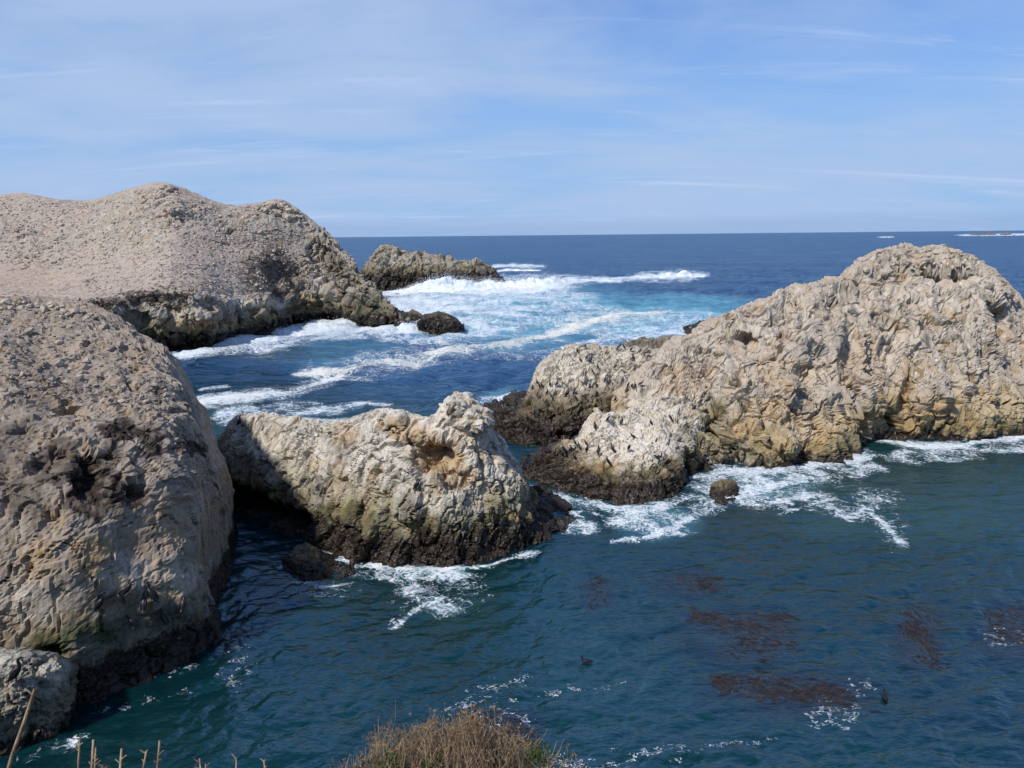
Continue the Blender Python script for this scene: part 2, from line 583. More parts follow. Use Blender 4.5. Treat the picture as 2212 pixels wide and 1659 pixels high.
    g.n('ShaderNodeOutputMaterial', i_Surface=b)
    return m


M_big = rock_mat('pale_sandstone', top=(0.45, 0.395, 0.325), mid=(0.41, 0.33, 0.205), low=(0.22, 0.185, 0.095), z_wet=0.6, z_low=2.4, z_mid=6.5, fuzz=0.8,
                 guano=0.85, dust=(0.40, 0.33, 0.27), dust_lo=0.5, ochre=0.7, grey=0.45)
M_mid = rock_mat('islet_stone', top=(0.53, 0.495, 0.43), mid=(0.35, 0.315, 0.225), low=(0.125, 0.115, 0.052), z_wet=1.85, z_low=3.6, z_mid=5.4, fuzz=0.75,
                 guano=0.75, s=1.2, ochre=0.55, grey=0.5)
M_lobe = rock_mat('guano_stone', top=(0.56, 0.51, 0.43), mid=(0.34, 0.29, 0.20), low=(0.12, 0.098, 0.052), z_wet=1.35, z_low=2.0, z_mid=2.9, fuzz=0.45,
                  guano=0.9, s=1.2, ochre=0.45, grey=0.2)
M_birds = rock_mat('bird_islet_stone', top=(0.44, 0.395, 0.32), mid=(0.25, 0.205, 0.14), low=(0.09, 0.072, 0.042), z_wet=1.9, z_low=3.5, z_mid=4.6, fuzz=0.5,
                   guano=0.7, s=1.0, ochre=0.25, grey=0.4)
M_cliff = rock_mat('cliff_stone', top=(0.32, 0.265, 0.21), mid=(0.27, 0.215, 0.15), low=(0.225, 0.205, 0.155), z_wet=1.7, z_low=3.6, z_mid=6.5, fuzz=0.5,
                   guano=0.3, dust=(0.30, 0.245, 0.20), dust_lo=0.5, s=1.3, ochre=0.55, grey=0.5, joints=0.22)
M_hill = rock_mat('headland_stone', top=(0.33, 0.30, 0.255), mid=(0.28, 0.245, 0.185), low=(0.11, 0.098, 0.058), z_wet=2.6, z_low=6.0, z_mid=9.5, fuzz=0.9,
                  guano=0.5, dust=(0.40, 0.325, 0.275), dust_lo=0.66, s=0.55, ochre=0.4, grey=0.45)
M_far = rock_mat('reef_stone', top=(0.34, 0.30, 0.23), mid=(0.22, 0.19, 0.12), low=(0.085, 0.07, 0.045), z_wet=5.6, z_low=7.5, z_mid=10, fuzz=0.8,
                 guano=0.3, s=0.4, ochre=0.3, grey=0.4)
M_dark = rock_mat('wet_black_rock', top=(0.10, 0.085, 0.065), mid=(0.07, 0.058, 0.042), low=(0.045, 0.036, 0.028), z_wet=2.6, z_low=4.0, z_mid=7.0, fuzz=0.5, guano=0.0, s=0.8, ochre=0.1, grey=0.1)
M_back = rock_mat('brown_rock', top=(0.17, 0.145, 0.11), mid=(0.14, 0.12, 0.085), low=(0.07, 0.058, 0.04), z_wet=1.4, z_low=3, z_mid=5, fuzz=0.5, guano=0.1, s=0.9, ochre=0.2, grey=0.2)
M_small = rock_mat('weedy_rock', top=(0.17, 0.14, 0.075), mid=(0.13, 0.105, 0.055), low=(0.08, 0.062, 0.036), z_wet=0.55, z_low=0.9, z_mid=1.6, fuzz=0.25, guano=0.0, s=2.0, ochre=0.3, grey=0.1)

# ------------------------------------------------------------------ big rocks
B = sea


def cols_of(rows, k=1.0):
    out = []
    for r in rows:
        b = r[0]
        p0 = seaY(b[0], b[1]) if len(b) == 3 else sea(b[0], b[1])
        out.append([p0] + [at(q[0], q[1], p0[1] + (q[2] - p0[1]) * k) for q in r[1:]])
    return out


# near cliff on the left: rubbly above, sounder and smoother on the lower face


def cliff_weight(G):
    X, Y = proj(G.reshape(-1, 3))
    return (1 - 0.35 * smooth(1030, 1120, Y + 40 * fbm(G.reshape(-1, 3) / 3.0, 2)) * (1 - smooth(1380, 1450, Y))).reshape(G.shape[:2])


cliff_cols = cols_of([
    [(-420, 1760), (-420, 1500, 25.2), (-420, 1150, 29), (-420, 850, 39), (-420, 640, 58)],
    [(-150, 1590), (-150, 1430, 28.6), (-150, 1130, 30), (-150, 850, 39.5), (-150, 642, 58)],
    [(60, 1540), (35, 1390, 30.0), (12, 1100, 31.4), (0, 840, 40), (0, 650, 58)],
    [(180, 1520), (165, 1360, 30.6), (152, 1080, 32.2), (140, 850, 41), (130, 657, 58)],
    [(300, 1470), (288, 1320, 32.3), (276, 1060, 34.2), (265, 860, 42), (235, 682, 57)],
    [(400, 1425), (388, 1280, 34.0), (376, 1050, 36.2), (360, 880, 42.5), (310, 740, 55)],
    [(445, 1395), (428, 1260, 35.4), (420, 1060, 37.8), (402, 930, 42.5), (362, 772, 53)],
    [(462, 1375), (440, 1250, 36.6), (440, 1070, 39.2), (432, 970, 42.5), (404, 850, 50)],
    [(464, 1352), (446, 1240, 37.7), (449, 1090, 40.3), (446, 1010, 42.7), (438, 935, 47)],
    [(458, 1325), (447, 1235, 39), (453, 1110, 41.5), (455, 1050, 43), (455, 1010, 45)],
])
rock('sea_cliff', cliff_cols, M_cliff,
     dict(big=(0.40, 5.0), flute=(0.16, 2.2, 7.0), mid=(0.24, 1.7), small=(0.09, 0.6), tiny=(0.045, 0.22), grit=(0.022, 0.2), stretch=(1, 1, 0.5), rot=(0.2, 0.25, 0.1), ledge=(0.22, 1.6), crack=((0.45, 2.2, 0.03), (0.18, 0.9, 0.045)), weight=cliff_weight),
     (380, 470, 40), 7.0, 1,
     feats=[(290, 1065, 0.8, 0.7, 1.0), (200, 1040, 1.0, 1.3, 0.9), (190, 1000, 0.7, 1.0, 0.7), (270, 940, 0.7, 0.5, 0.7), (320, 945, 0.45, 1.0, 0.8), (240, 985, 0.5, 1.0, 0.7),
            (400, 950, 0.7, 0.4, 0.6), (430, 975, 0.6, 0.4, 0.5), (100, 1000, 1.0, 0.8, 0.5), (60, 930, 0.9, 0.5, 0.5), (110, 1410, 0.7, 0.5, 0.9), (150, 880, 0.8, 0.5, 0.4), (455, 870, 0.5, 0.35, 0.5),
            (345, 850, 0.35, 0.9, 0.4)],
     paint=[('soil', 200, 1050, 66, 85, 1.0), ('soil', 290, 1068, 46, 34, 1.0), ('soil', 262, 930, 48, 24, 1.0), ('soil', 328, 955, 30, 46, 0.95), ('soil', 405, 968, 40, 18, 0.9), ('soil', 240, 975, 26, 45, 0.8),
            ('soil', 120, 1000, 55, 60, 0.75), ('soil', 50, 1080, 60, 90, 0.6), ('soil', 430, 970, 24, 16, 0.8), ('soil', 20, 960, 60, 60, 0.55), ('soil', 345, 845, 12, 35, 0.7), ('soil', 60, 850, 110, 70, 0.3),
            ('ochre', 200, 1200, 50, 60, 0.8), ('ochre', 360, 1130, 60, 70, 0.5), ('ochre', 90, 1200, 40, 60, 0.6), ('ochre', 300, 1180, 40, 50, 0.5),
            ('green', 190, 1365, 80, 34, 0.9), ('green', 110, 1390, 60, 36, 0.95), ('green', 270, 1350, 60, 18, 0.6), ('green', 320, 1340, 60, 22, 0.6), ('green', 400, 1330, 50, 26, 0.6),
            ('guano', 300, 1240, 130, 60, 0.5), ('guano', 80, 1300, 120, 60, 0.45), ('guano', 330, 1260, 12, 10, 0.9), ('guano', 400, 800, 70, 60, 0.5)],
     label='tall weathered cliff on the left with dark earth hollows and a rounded right edge', cat='cliff', crest_keep=0.3)

# pale knob at its foot
rock('low_rock', cols_of([
    [(-150, 1660), (-150, 1540, 26.9), (-140, 1420, 28.2)],
    [(0, 1635), (0, 1500, 27.4), (0, 1400, 28.6)],
    [(70, 1610), (75, 1490, 27.9), (75, 1406, 29.0)],
    [(125, 1580), (128, 1490, 28.5), (126, 1416, 29.4)],
    [(150, 1550), (152, 1490, 29.2), (146, 1430, 29.8)],
    [(158, 1525), (158, 1495, 29.8), (157, 1465, 30.2)]]),
    rock_mat('knob_stone', top=(0.27, 0.255, 0.21), mid=(0.22, 0.20, 0.13), low=(0.11, 0.10, 0.05), z_wet=0.7, z_low=1.1, z_mid=2.0, fuzz=0.3, guano=0.3, s=1.8, ochre=0.2, grey=0.3),
    dict(big=(0.25, 1.6), mid=(0.16, 0.8), small=(0.07, 0.3), tiny=(0.03, 0.12), grit=(0.015, 0.12), crack=((0.24, 0.9, 0.05),)), (140, 110, 16), 1.6, 2,
    paint=[('green', 95, 1478, 22, 12, 0.95), ('guano', 120, 1450, 40, 26, 0.7), ('guano', 20, 1430, 40, 26, 0.5)],
    label='low pale rock knob with a green tuft in the lower left corner', skirt=0.8)

# centre islet
rock('islet', cols_of([
    [(455, 1085), (458, 1050, 57), (462, 1010, 58), (470, 970, 59), (475, 945, 60)],
    [(500, 1105), (500, 1040, 55.5), (498, 985, 57), (500, 940, 58.5), (505, 907, 60)],
    [(560, 1130), (560, 1050, 53.5), (555, 985, 55.5), (550, 935, 57.5), (545, 897, 59)],
    [(640, 1160), (635, 1075, 51), (625, 1000, 53.5), (620, 945, 56), (615, 906, 58)],
    [(700, 1180), (695, 1090, 49.5), (690, 1010, 52), (690, 950, 54.5), (690, 917, 57)],
    [(760, 1200), (760, 1100, 47.8), (758, 1010, 50), (755, 945, 52.5), (755, 909, 55)],
    [(830, 1215), (830, 1110, 46.4), (828, 1010, 48.5), (825, 935, 51.5), (820, 887, 54.5)],
    [(900, 1222), (900, 1115, 46), (900, 1015, 48), (895, 945, 50.5), (880, 900, 54)],
    [(960, 1222), (960, 1115, 45.8), (960, 1010, 47.8), (948, 940, 50.2), (930, 902, 53)],
    [(1030, 1210), (1030, 1110, 46.8), (1020, 1000, 48.8), (1000, 905, 51), (975, 858, 53)],
    [(1090, 1195), (1085, 1110, 47.8), (1075, 1010, 49.8), (1050, 930, 51.5), (1018, 857, 53)],
    [(1140, 1178), (1128, 1115, 48.8), (1115, 1040, 50.4), (1088, 985, 52), (1052, 920, 53.3)],
    [(1185, 1155), (1165, 1120, 50.2), (1145, 1085, 51), (1135, 1050, 52), (1108, 995, 53.5)],
    [(1220, 1137), (1202, 1124, 51.7), (1183, 1111, 52.2), (1163, 1098, 52.8), (1143, 1085, 53.5)],
    [(1235, 1130), (1230, 1128, 52), (1222, 1125, 52.4), (1214, 1122, 52.9), (1205, 1117, 53.4)]], 0.62), M_mid,
    dict(big=(0.36, 3.6), flute=(0.26, 2.2, 7.0), mid=(0.42, 1.8), small=(0.11, 0.6), tiny=(0.045, 0.22), grit=(0.022, 0.22), rot=(0.0, 0.45, 0.2), stretch=(1, 1, 0.34), ledge=(0.22, 1.3), crack=((0.51, 2.0, 0.04), (0.22, 0.8, 0.05))),
    (420, 270, 50), 5.0, 3,
    feats=[(935, 985, 2.2, 1.5, 1.5), (975, 1030, 1.5, 1.2, 0.7), (885, 965, 1.2, 0.7, 0.5), (560, 1095, 3.0, 1.6, 2.2), (500, 1080, 2.4, 1.6, 2.0), (640, 1125, 2.0, 1.2, 1.4), (700, 1075, 1.0, 1.0, 0.5),
           (1010, 905, 1.3, 1.1, -0.9), (990, 880, 1.2, 1.0, -0.7), (1060, 975, 0.9, 0.9, 0.9), (850, 910, 1.4, 0.9, -0.5), (820, 940, 0.8, 0.8, -0.3), (880, 1090, 1.3, 1.6, -0.4), (730, 930, 0.5, 0.4, -0.3),
           (1085, 1120, 0.3, 1.3, 0.7), (780, 1110, 0.5, 1.4, 0.5), (870, 1050, 0.6, 1.2, 0.35), (1135, 1115, 0.5, 0.7, -0.4)],
    paint=[('ochre', 940, 985, 75, 50, 1.0), ('ochre', 880, 930, 60, 30, 0.75), ('ochre', 965, 1020, 60, 60, 0.7), ('ochre', 740, 930, 30, 30, 0.5), ('ochre', 1000, 940, 40, 40, 0.35),
           ('guano', 1010, 960, 90, 60, 0.7), ('guano', 940, 910, 60, 30, 0.7), ('guano', 930, 1080, 50, 40, 0.7), ('guano', 1090, 1010, 60, 60, 0.6), ('guano', 650, 980, 80, 60, 0.35), ('guano', 1000, 1060, 70, 60, 0.4),
           ('soil', 560, 1010, 60, 30, 0.45), ('soil', 930, 1140, 40, 40, 0.4), ('green', 720, 1120, 50, 40, 0.35), ('soil', 885, 1085, 25, 30, 0.5)],
    label='pale rocky islet in the middle with a boulder head and an ochre hollow')

# big rock on the right
rock('sea_stack', cols_of([
    [(1430, 1000), (1410, 960, 68), (1390, 920, 71), (1375, 890, 74), (1365, 868, 77)],
    [(1490, 1008), (1475, 950, 67.5), (1455, 890, 71.5), (1430, 840, 76), (1400, 812, 80)],
    [(1550, 990), (1545, 920, 70), (1535, 850, 74.5), (1515, 780, 80), (1480, 737, 85)],
    [(1620, 1000), (1615, 920, 69), (1605, 830, 74), (1590, 740, 80.5), (1570, 680, 87)],
    [(1690, 1008), (1690, 920, 68.5), (1685, 820, 73.5), (1675, 720, 80.5), (1660, 650, 88)],
    [(1760, 995), (1760, 910, 69.5), (1755, 810, 74.5), (1750, 705, 81.5), (1740, 626, 89)],
    [(1830, 972), (1830, 890, 72), (1828, 790, 77), (1825, 680, 84), (1820, 602, 91)],
    [(1900, 950), (1900, 870, 74.5), (1900, 770, 79.5), (1898, 650, 86.5), (1888, 552, 94)],
    [(1970, 948), (1970, 860, 75), (1972, 750, 80), (1972, 630, 87.5), (1965, 534, 96)],
    [(2040, 950), (2042, 860, 75), (2045, 750, 80), (2048, 640, 87.5), (2045, 540, 97)],
    [(2105, 952), (2108, 870, 74.8), (2115, 770, 79.5), (2120, 660, 87), (2115, 570, 96)],
    [(2150, 938), (2160, 870, 76), (2172, 780, 81), (2180, 700, 88), (2170, 622, 95)],
    [(2215, 935), (2222, 880, 76.5), (2228, 810, 81), (2225, 750, 87), (2203, 688, 93)],
    [(2300, 930), (2300, 890, 77), (2290, 850, 81), (2270, 810, 86), (2245, 770, 92)],
    [(2370, 920), (2365, 905, 79), (2350, 885, 82), (2330, 865, 86), (2310, 850, 91)]], 0.66), M_big,
    dict(big=(0.70, 6.5), flute=(0.80, 3.6, 17.0), mid=(0.62, 2.6), small=(0.12, 0.85), tiny=(0.05, 0.35), grit=(0.03, 0.35), stretch=(1, 1, 0.30), rot=(0.1, 0.12, 0), ledge=(0.45, 2.0), crack=((0.94, 3.2, 0.035), (0.37, 1.3, 0.05))),
    (520, 300, 50), 9.0, 4,
    feats=[(2045, 608, 4.6, 1.3, 1.7), (2005, 598, 2.2, 1.0, 1.0), (2150, 690, 2.8, 2.8, 2.2), (2112, 672, 2.4, 1.2, 1.3), (1925, 905, 1.3, 2.6, 1.9), (1545, 920, 1.4, 2.0, 1.6), (1500, 935, 1.6, 1.4, 1.3), (1580, 960, 0.7, 2.0, 1.2),
           (1640, 790, 1.2, 1.4, 0.7), (1740, 720, 1.3, 1.8, 0.8), (1760, 770, 0.9, 1.3, 0.8), (1600, 735, 2.8, 0.8, 0.8), (1820, 690, 1.0, 0.7, 0.6), (1700, 850, 1.0, 2.4, -0.6), (1850, 850, 1.6, 3.0, -0.8), (2000, 860, 2.2, 3.0, -0.8),
           (2090, 860, 0.6, 3.2, 1.2), (2140, 900, 0.7, 2.6, 1.3), (1790, 890, 0.8, 3.2, 0.8), (1860, 930, 0.5, 2.0, 0.7), (2020, 900, 0.5, 2.4, 0.7), (1690, 960, 1.8, 1.4, -0.8), (1640, 955, 0.4, 1.8, 0.9), (1960, 660, 1.6, 0.6, 0.5), (1990, 800, 1.2, 0.6, 0.6), (2080, 740, 1.6, 0.7, 0.6),
           (1880, 760, 0.7, 2.0, 0.5), (1660, 700, 1.0, 1.0, 0.5)],
    paint=[('ochre', 1480, 820, 60, 40, 0.6), ('ochre', 1690, 800, 70, 50, 0.5), ('ochre', 1850, 800, 60, 60, 0.45), ('ochre', 1950, 880, 120, 60, 0.45), ('ochre', 1700, 920, 120, 60, 0.4), ('ochre', 2060, 900, 70, 60, 0.35),
           ('guano', 1900, 760, 60, 60, 0.5), ('guano', 1560, 780, 60, 50, 0.5), ('guano', 2010, 640, 80, 30, 0.5), ('guano', 2110, 620, 60, 50, 0.4), ('guano', 1720, 680, 60, 50, 0.4), ('guano', 1730, 930, 50, 30, 0.45),
           ('guano', 1440, 860, 110, 50, 0.85), ('guano', 1640, 700, 60, 30, 0.6), ('guano', 1780, 800, 40, 60, 0.6), ('guano', 1980, 740, 50, 50, 0.5), ('guano', 1830, 690, 40, 60, 0.4), ('guano', 1600, 830, 50, 40, 0.35),
           ('green', 1545, 905, 40, 50, 0.6), ('green', 1500, 925, 40, 36, 0.7)],
    label='largest pale rock on the right, humped with fluted buttresses down to the sea', cat='sea stack', skirt=1.5, mul=2.1)

# front lobe of birds
rock('rock_lobe', cols_of([
    [(1132, 1030), (1136, 1026, 62.6), (1138, 1022, 63.2), (1141, 1015, 64)],
    [(1170, 1045), (1170, 1022, 62), (1170, 1000, 63.5), (1172, 985, 65)],
    [(1220, 1060), (1220, 1025, 60), (1220, 990, 62.5), (1218, 963, 65)],
    [(1270, 1073), (1268, 1030, 58.8), (1265, 985, 61.5), (1255, 953, 64.5)],
    [(1310, 1082), (1308, 1030, 58), (1302, 970, 61), (1290, 893, 66)],
    [(1350, 1088), (1350, 1030, 57.2), (1346, 970, 60.5), (1335, 900, 67)],
    [(1400, 1087), (1400, 1030, 57.3), (1395, 960, 61), (1385, 870, 71)],
    [(1440, 1072), (1442, 1025, 58.5), (1442, 955, 62), (1436, 848, 73)],
    [(1475, 1045), (1482, 1005, 61.5), (1486, 945, 64.5), (1480, 850, 74)],
    [(1500, 1025), (1505, 990, 64.5), (1508, 945, 66.5), (1508, 875, 74)]], 1.0), M_lobe,
    dict(big=(0.36, 2.6), flute=(0.16, 1.8, 5.0), mid=(0.40, 1.6), small=(0.09, 0.6), tiny=(0.05, 0.22), grit=(0.022, 0.22), rot=(0, 0.5, 0.3), stretch=(1, 1, 0.6), ledge=(0.16, 1.0), crack=((0.42, 1.6, 0.045), (0.20, 0.7, 0.05))), (260, 190, 36), 5.0, 5,
    feats=[(1295, 890, 0.5, 0.6, -0.35), (1425, 990, 0.5, 1.2, 0.4), (1480, 960, 0.6, 1.2, 0.5), (1330, 1040, 1.2, 0.8, -0.3), (1440, 1060, 0.6, 1.0, 0.5)],
    paint=[('guano', 1350, 960, 110, 60, 0.9), ('ochre', 1290, 1010, 70, 20, 0.4), ('soil', 1220, 985, 60, 20, 0.25), ('green', 1480, 930, 26, 30, 0.5)],
    label='low white-stained rock lobe dotted with cormorants in front of the largest rock')

# islet with most of the birds
rock('bird_islet', cols_of([
    [(1040, 907), (1044, 905, 83), (1047, 903, 83.6), (1050, 900, 84.5)],
    [(1065, 940), (1068, 922, 77.5), (1072, 908, 79.5), (1080, 890, 83)],
    [(1110, 958), (1112, 930, 75), (1118, 905, 77.5), (1125, 882, 82)],
    [(1150, 962), (1152, 925, 75), (1155, 885, 78.5), (1150, 845, 84)],
    [(1200, 962), (1200, 910, 75.5), (1195, 850, 80), (1175, 782, 87.5)],
    [(1255, 955), (1252, 895, 76.5), (1245, 830, 81), (1228, 757, 89)],
    [(1310, 945), (1308, 890, 77.5), (1302, 825, 82), (1285, 751, 90)],
    [(1360, 930), (1358, 880, 79.5), (1352, 820, 84), (1340, 752, 91)],
    [(1410, 915), (1408, 870, 82), (1402, 815, 86), (1395, 757, 92)],
    [(1460, 900), (1458, 860, 84.5), (1455, 810, 88), (1450, 765, 93)],
    [(1500, 890), (1500, 855, 86), (1498, 815, 89), (1495, 780, 94)]], 0.75), M_birds,
    dict(big=(0.5, 3.0), flute=(0.35, 2.2, 7.0), mid=(0.60, 2.0), small=(0.13, 0.8), tiny=(0.06, 0.3), grit=(0.025, 0.3), rot=(0, -0.4, 0.2), stretch=(1, 1, 0.55), ledge=(0.22, 1.4), crack=((0.59, 2.0, 0.045), (0.26, 0.9, 0.05))), (300, 170, 40), 6.0, 6,
    feats=[(1215, 935, 0.7, 0.8, 0.9), (1285, 925, 1.3, 1.3, 1.4), (1180, 900, 1.6, 0.5, 0.5), (1350, 850, 1.2, 1.6, 0.9), (1275, 765, 0.6, 0.6, -0.4), (1255, 775, 0.35, 0.9, 0.5), (1320, 870, 0.9, 0.8, 0.7), (1140, 880, 0.8, 0.6, 0.5)],
    paint=[('guano', 1240, 800, 80, 50, 0.75), ('guano', 1340, 790, 70, 36, 0.6), ('soil', 1300, 860, 60, 26, 0.35), ('soil', 1370, 850, 50, 40, 0.35)],
    label='jagged islet crowded with cormorants, dark below and pale above, behind the white lobe')

rock('brown_rock', cols_of([
    [(1335, 103, 0), (1338, 770, 104), (1342, 752, 106)], [(1370, 102, 0), (1370, 765, 103.5), (1368, 736, 106.5)],
    [(1410, 102, 0), (1410, 765, 103.5), (1408, 731, 107)], [(1460, 103, 0), (1460, 765, 104.5), (1458, 729, 108)],
    [(1510, 104, 0), (1510, 765, 105.5), (1505, 733, 109)], [(1550, 106, 0), (1550, 770, 107.5), (1545, 745, 110)]]), M_back,
    dict(big=(0.5, 4.0), mid=(0.5, 1.8), small=(0.22, 0.7), tiny=(0.07, 0.3), grit=(0.030, 0.4), crack=((0.59, 1.8, 0.05),), rot=(0, 0.5, 0)), (150, 60, 20), 6.0, 7,
    label='dark brown jagged rock showing behind the crest of the bird islet')

rock('wet_rock', cols_of([
    [(1085, 868), (1088, 862, 91.5), (1092, 857, 92.5)], [(1105, 878), (1106, 862, 90), (1108, 849, 92.5)],
    [(1130, 880), (1130, 862, 90), (1130, 846, 92.5)], [(1152, 876), (1152, 862, 90.5), (1152, 848, 92.5)]]), M_dark,
    dict(big=(0.2, 1.5), mid=(0.2, 0.9), small=(0.1, 0.4), tiny=(0.04, 0.2), grit=(0.020, 0.3), crack=((0.24, 0.9, 0.05),)), (60, 40, 14), 3.0, 8,
    label='low dark wet ledge washed by foam left of the bird islet')

rock('wet_rock', cols_of([
    [(1485, 714), (1488, 710, 165), (1492, 706, 167)], [(1510, 716), (1510, 706, 164), (1512, 697, 167)],
    [(1545, 163, 0), (1545, 706, 164), (1545, 691, 167)], [(1590, 163, 0), (1590, 706, 165), (1585, 695, 167)]]), M_dark,
    dict(big=(0.4, 2.5), mid=(0.35, 1.5), small=(0.15, 0.7), tiny=(0.05, 0.3), grit=(0.025, 0.4), crack=((0.41, 1.5, 0.05),)), (60, 36, 12), 5.0, 9,
    label='black reef tip peeping out behind the left slope of the largest rock')

rock('wet_rock', cols_of([
    [(903, 714), (905, 702, 162.5), (908, 692, 165)], [(925, 718), (922, 698, 162), (920, 680, 165.5)],
    [(955, 719), (955, 700, 162), (950, 676, 166)], [(985, 716), (985, 700, 163), (980, 684, 166)],
    [(1002, 712), (1002, 708, 164.5), (1000, 700, 166)]]), M_dark,
    dict(big=(0.5, 3.0), mid=(0.45, 1.6), small=(0.2, 0.7), tiny=(0.06, 0.3), grit=(0.030, 0.4), crack=((0.54, 1.6, 0.05),), rot=(0, 0.6, 0.3)), (90, 60, 16), 6.0, 10,
    label='black wave-washed rock in the white water off the headland point')

rock('weedy_rock', cols_of([
    [(1538, 1082), (1540, 1065, 57), (1545, 1042, 57.8)], [(1560, 1088), (1560, 1065, 56.8), (1562, 1036, 57.9)],
    [(1583, 1082), (1584, 1062, 57.2), (1588, 1040, 58)], [(1592, 1074), (1592, 1064, 57.8), (1593, 1052, 58.3)]]), M_small,
    dict(big=(0.12, 0.8), mid=(0.16, 0.6), small=(0.08, 0.3), tiny=(0.03, 0.12), grit=(0.020, 0.2), crack=((0.19, 0.6, 0.05),)), (60, 60, 16), 1.2, 11,
    label='small square brown rock standing alone in foam in front of the largest rock', skirt=0.5)

rock('weedy_rock', cols_of([
    [(613, 1230), (617, 1215, 44.8), (622, 1205, 45.3)], [(640, 1248), (640, 1215, 43.9), (642, 1180, 45.2)],
    [(680, 1252), (678, 1220, 43.7), (672, 1178, 45.2)], [(715, 1250), (712, 1228, 44), (702, 1205, 45)],
    [(762, 1240), (756, 1232, 44.2), (748, 1222, 45)]]), M_small,
    dict(big=(0.15, 1.0), mid=(0.17, 0.7), small=(0.08, 0.3), tiny=(0.03, 0.12), grit=(0.025, 0.2), crack=((0.20, 0.7, 0.05),)), (90, 70, 16), 1.4, 12,
    label='small pointed brown rock at the foot of the middle islet', skirt=0.7)

# far islet off the point
rock('far_islet', cols_of([
    [(765, 292, 0), (768, 604, 294), (776, 592, 300)], [(798, 290, 0), (798, 590, 293), (802, 560, 302)],
    [(826, 288, 0), (824, 580, 292), (826, 534, 302)], [(856, 290, 0), (855, 580, 294), (856, 535, 303)],
    [(880, 291, 0), (880, 580, 295), (878, 546, 304)], [(915, 293, 0), (915, 580, 298), (912, 546, 306)], [(955, 296, 0), (955, 582, 300), (952, 557, 308)],
    [(1000, 300, 0), (1000, 585, 304), (1000, 563, 311)], [(1040, 304, 0), (1040, 590, 307), (1040, 567, 313)],
    [(1065, 308, 0), (1064, 596, 310), (1062, 582, 315)], [(1080, 310, 0), (1079, 604, 312), (1077, 600, 315)]]), M_far,
    dict(big=(0.9, 8.0), flute=(0.7, 4.0, 14.0), mid=(1.2, 4.5), small=(0.5, 1.8), tiny=(0.2, 0.8), grit=(0.1, 0.8), rot=(0, 0.5, 0.2), stretch=(1, 1, 0.5), crack=((1.53, 5.0, 0.05),)), (280, 110, 24), 14.0, 13,
    feats=[(870, 548, 3, 3, 1.2)], paint=[('guano', 850, 560, 20, 14, 0.3)],
    label='far dark-footed islet with a square knob at its left end, breakers in front')

RP = dict(big=(1.0, 18.0), mid=(1.6, 9.0), small=(0.6, 4.0), tiny=(0.2, 2.0), grit=(0.2, 4.0), crack=((0.85, 8.0, 0.06),))
rock('distant_reef', cols_of([[(x, 3500, 0), (x, y + 1.2, 3512), (x, y, 3530)] for x, y in ((2098, 506.4), (2110, 504.4), (2122, 505.2), (2134, 503.4), (2146, 504.2), (2152, 506.0))]), M_back,
     RP, (50, 14, 6), 20, 14, label='tiny dark reef on the horizon at the right, the longer left one', skirt=6)
rock('distant_reef', cols_of([[(x, 3500, 0), (x, y + 1.2, 3512), (x, y, 3530)] for x, y in ((2162, 505.8), (2168, 502.8), (2176, 502.2), (2184, 505.4))]), M_back,
     RP, (36, 14, 6), 20, 15, label='tiny dark reef on the horizon at the right edge, the shorter right one', skirt=6)

# headland hill behind on the left


def hill_weight(G):
    # fractured along the cliffs and the seaward end, smooth on the dusty slope
    nu, nv, _ = G.shape
    X, Y = proj(G.reshape(-1, 3))
    X = X.reshape(nu, nv); Y = Y.reshape(nu, nv)
    edge = np.interp(X, [-300, 0, 130, 200, 300, 420, 480, 540, 590, 640, 700, 760, 900], [660, 665, 662, 652, 640, 630, 642, 640, 628, 560, 480, 540, 640])
    edge += 10 * fbm(G.reshape(-1, 3) / 9.0, 2).reshape(nu, nv)
    w = smooth(-6, 12, Y - edge)
    crag = np.exp(-(((X - 375) / 60) ** 2 + ((Y - 455) / 28) ** 2)) + np.exp(-(((X - 600) / 40) ** 2 + ((Y - 452) / 14) ** 2)) + 0.8 * np.exp(-(((X - 490) / 22) ** 2 + ((Y - 500) / 22) ** 2)) + 0.7 * np.exp(-(((X - 40) / 50) ** 2 + ((Y - 490) / 30) ** 2))
    return np.clip(np.maximum(w, 0.16 + 0.5 * crag), 0, 1)


def sharpen(cols):
    """a crisp break between the sea cliff and the slope above it"""
    out = []
    for b, m1, m2, m3, c in cols:
        hor = m2 * 0.55 + m1 * 0.45; hor[2] = m2[2] * 0.90 + m1[2] * 0.10
        out.append([b, m1, hor, m2, m2 * 0.9 + m3 * 0.1, m3, c])
    return out


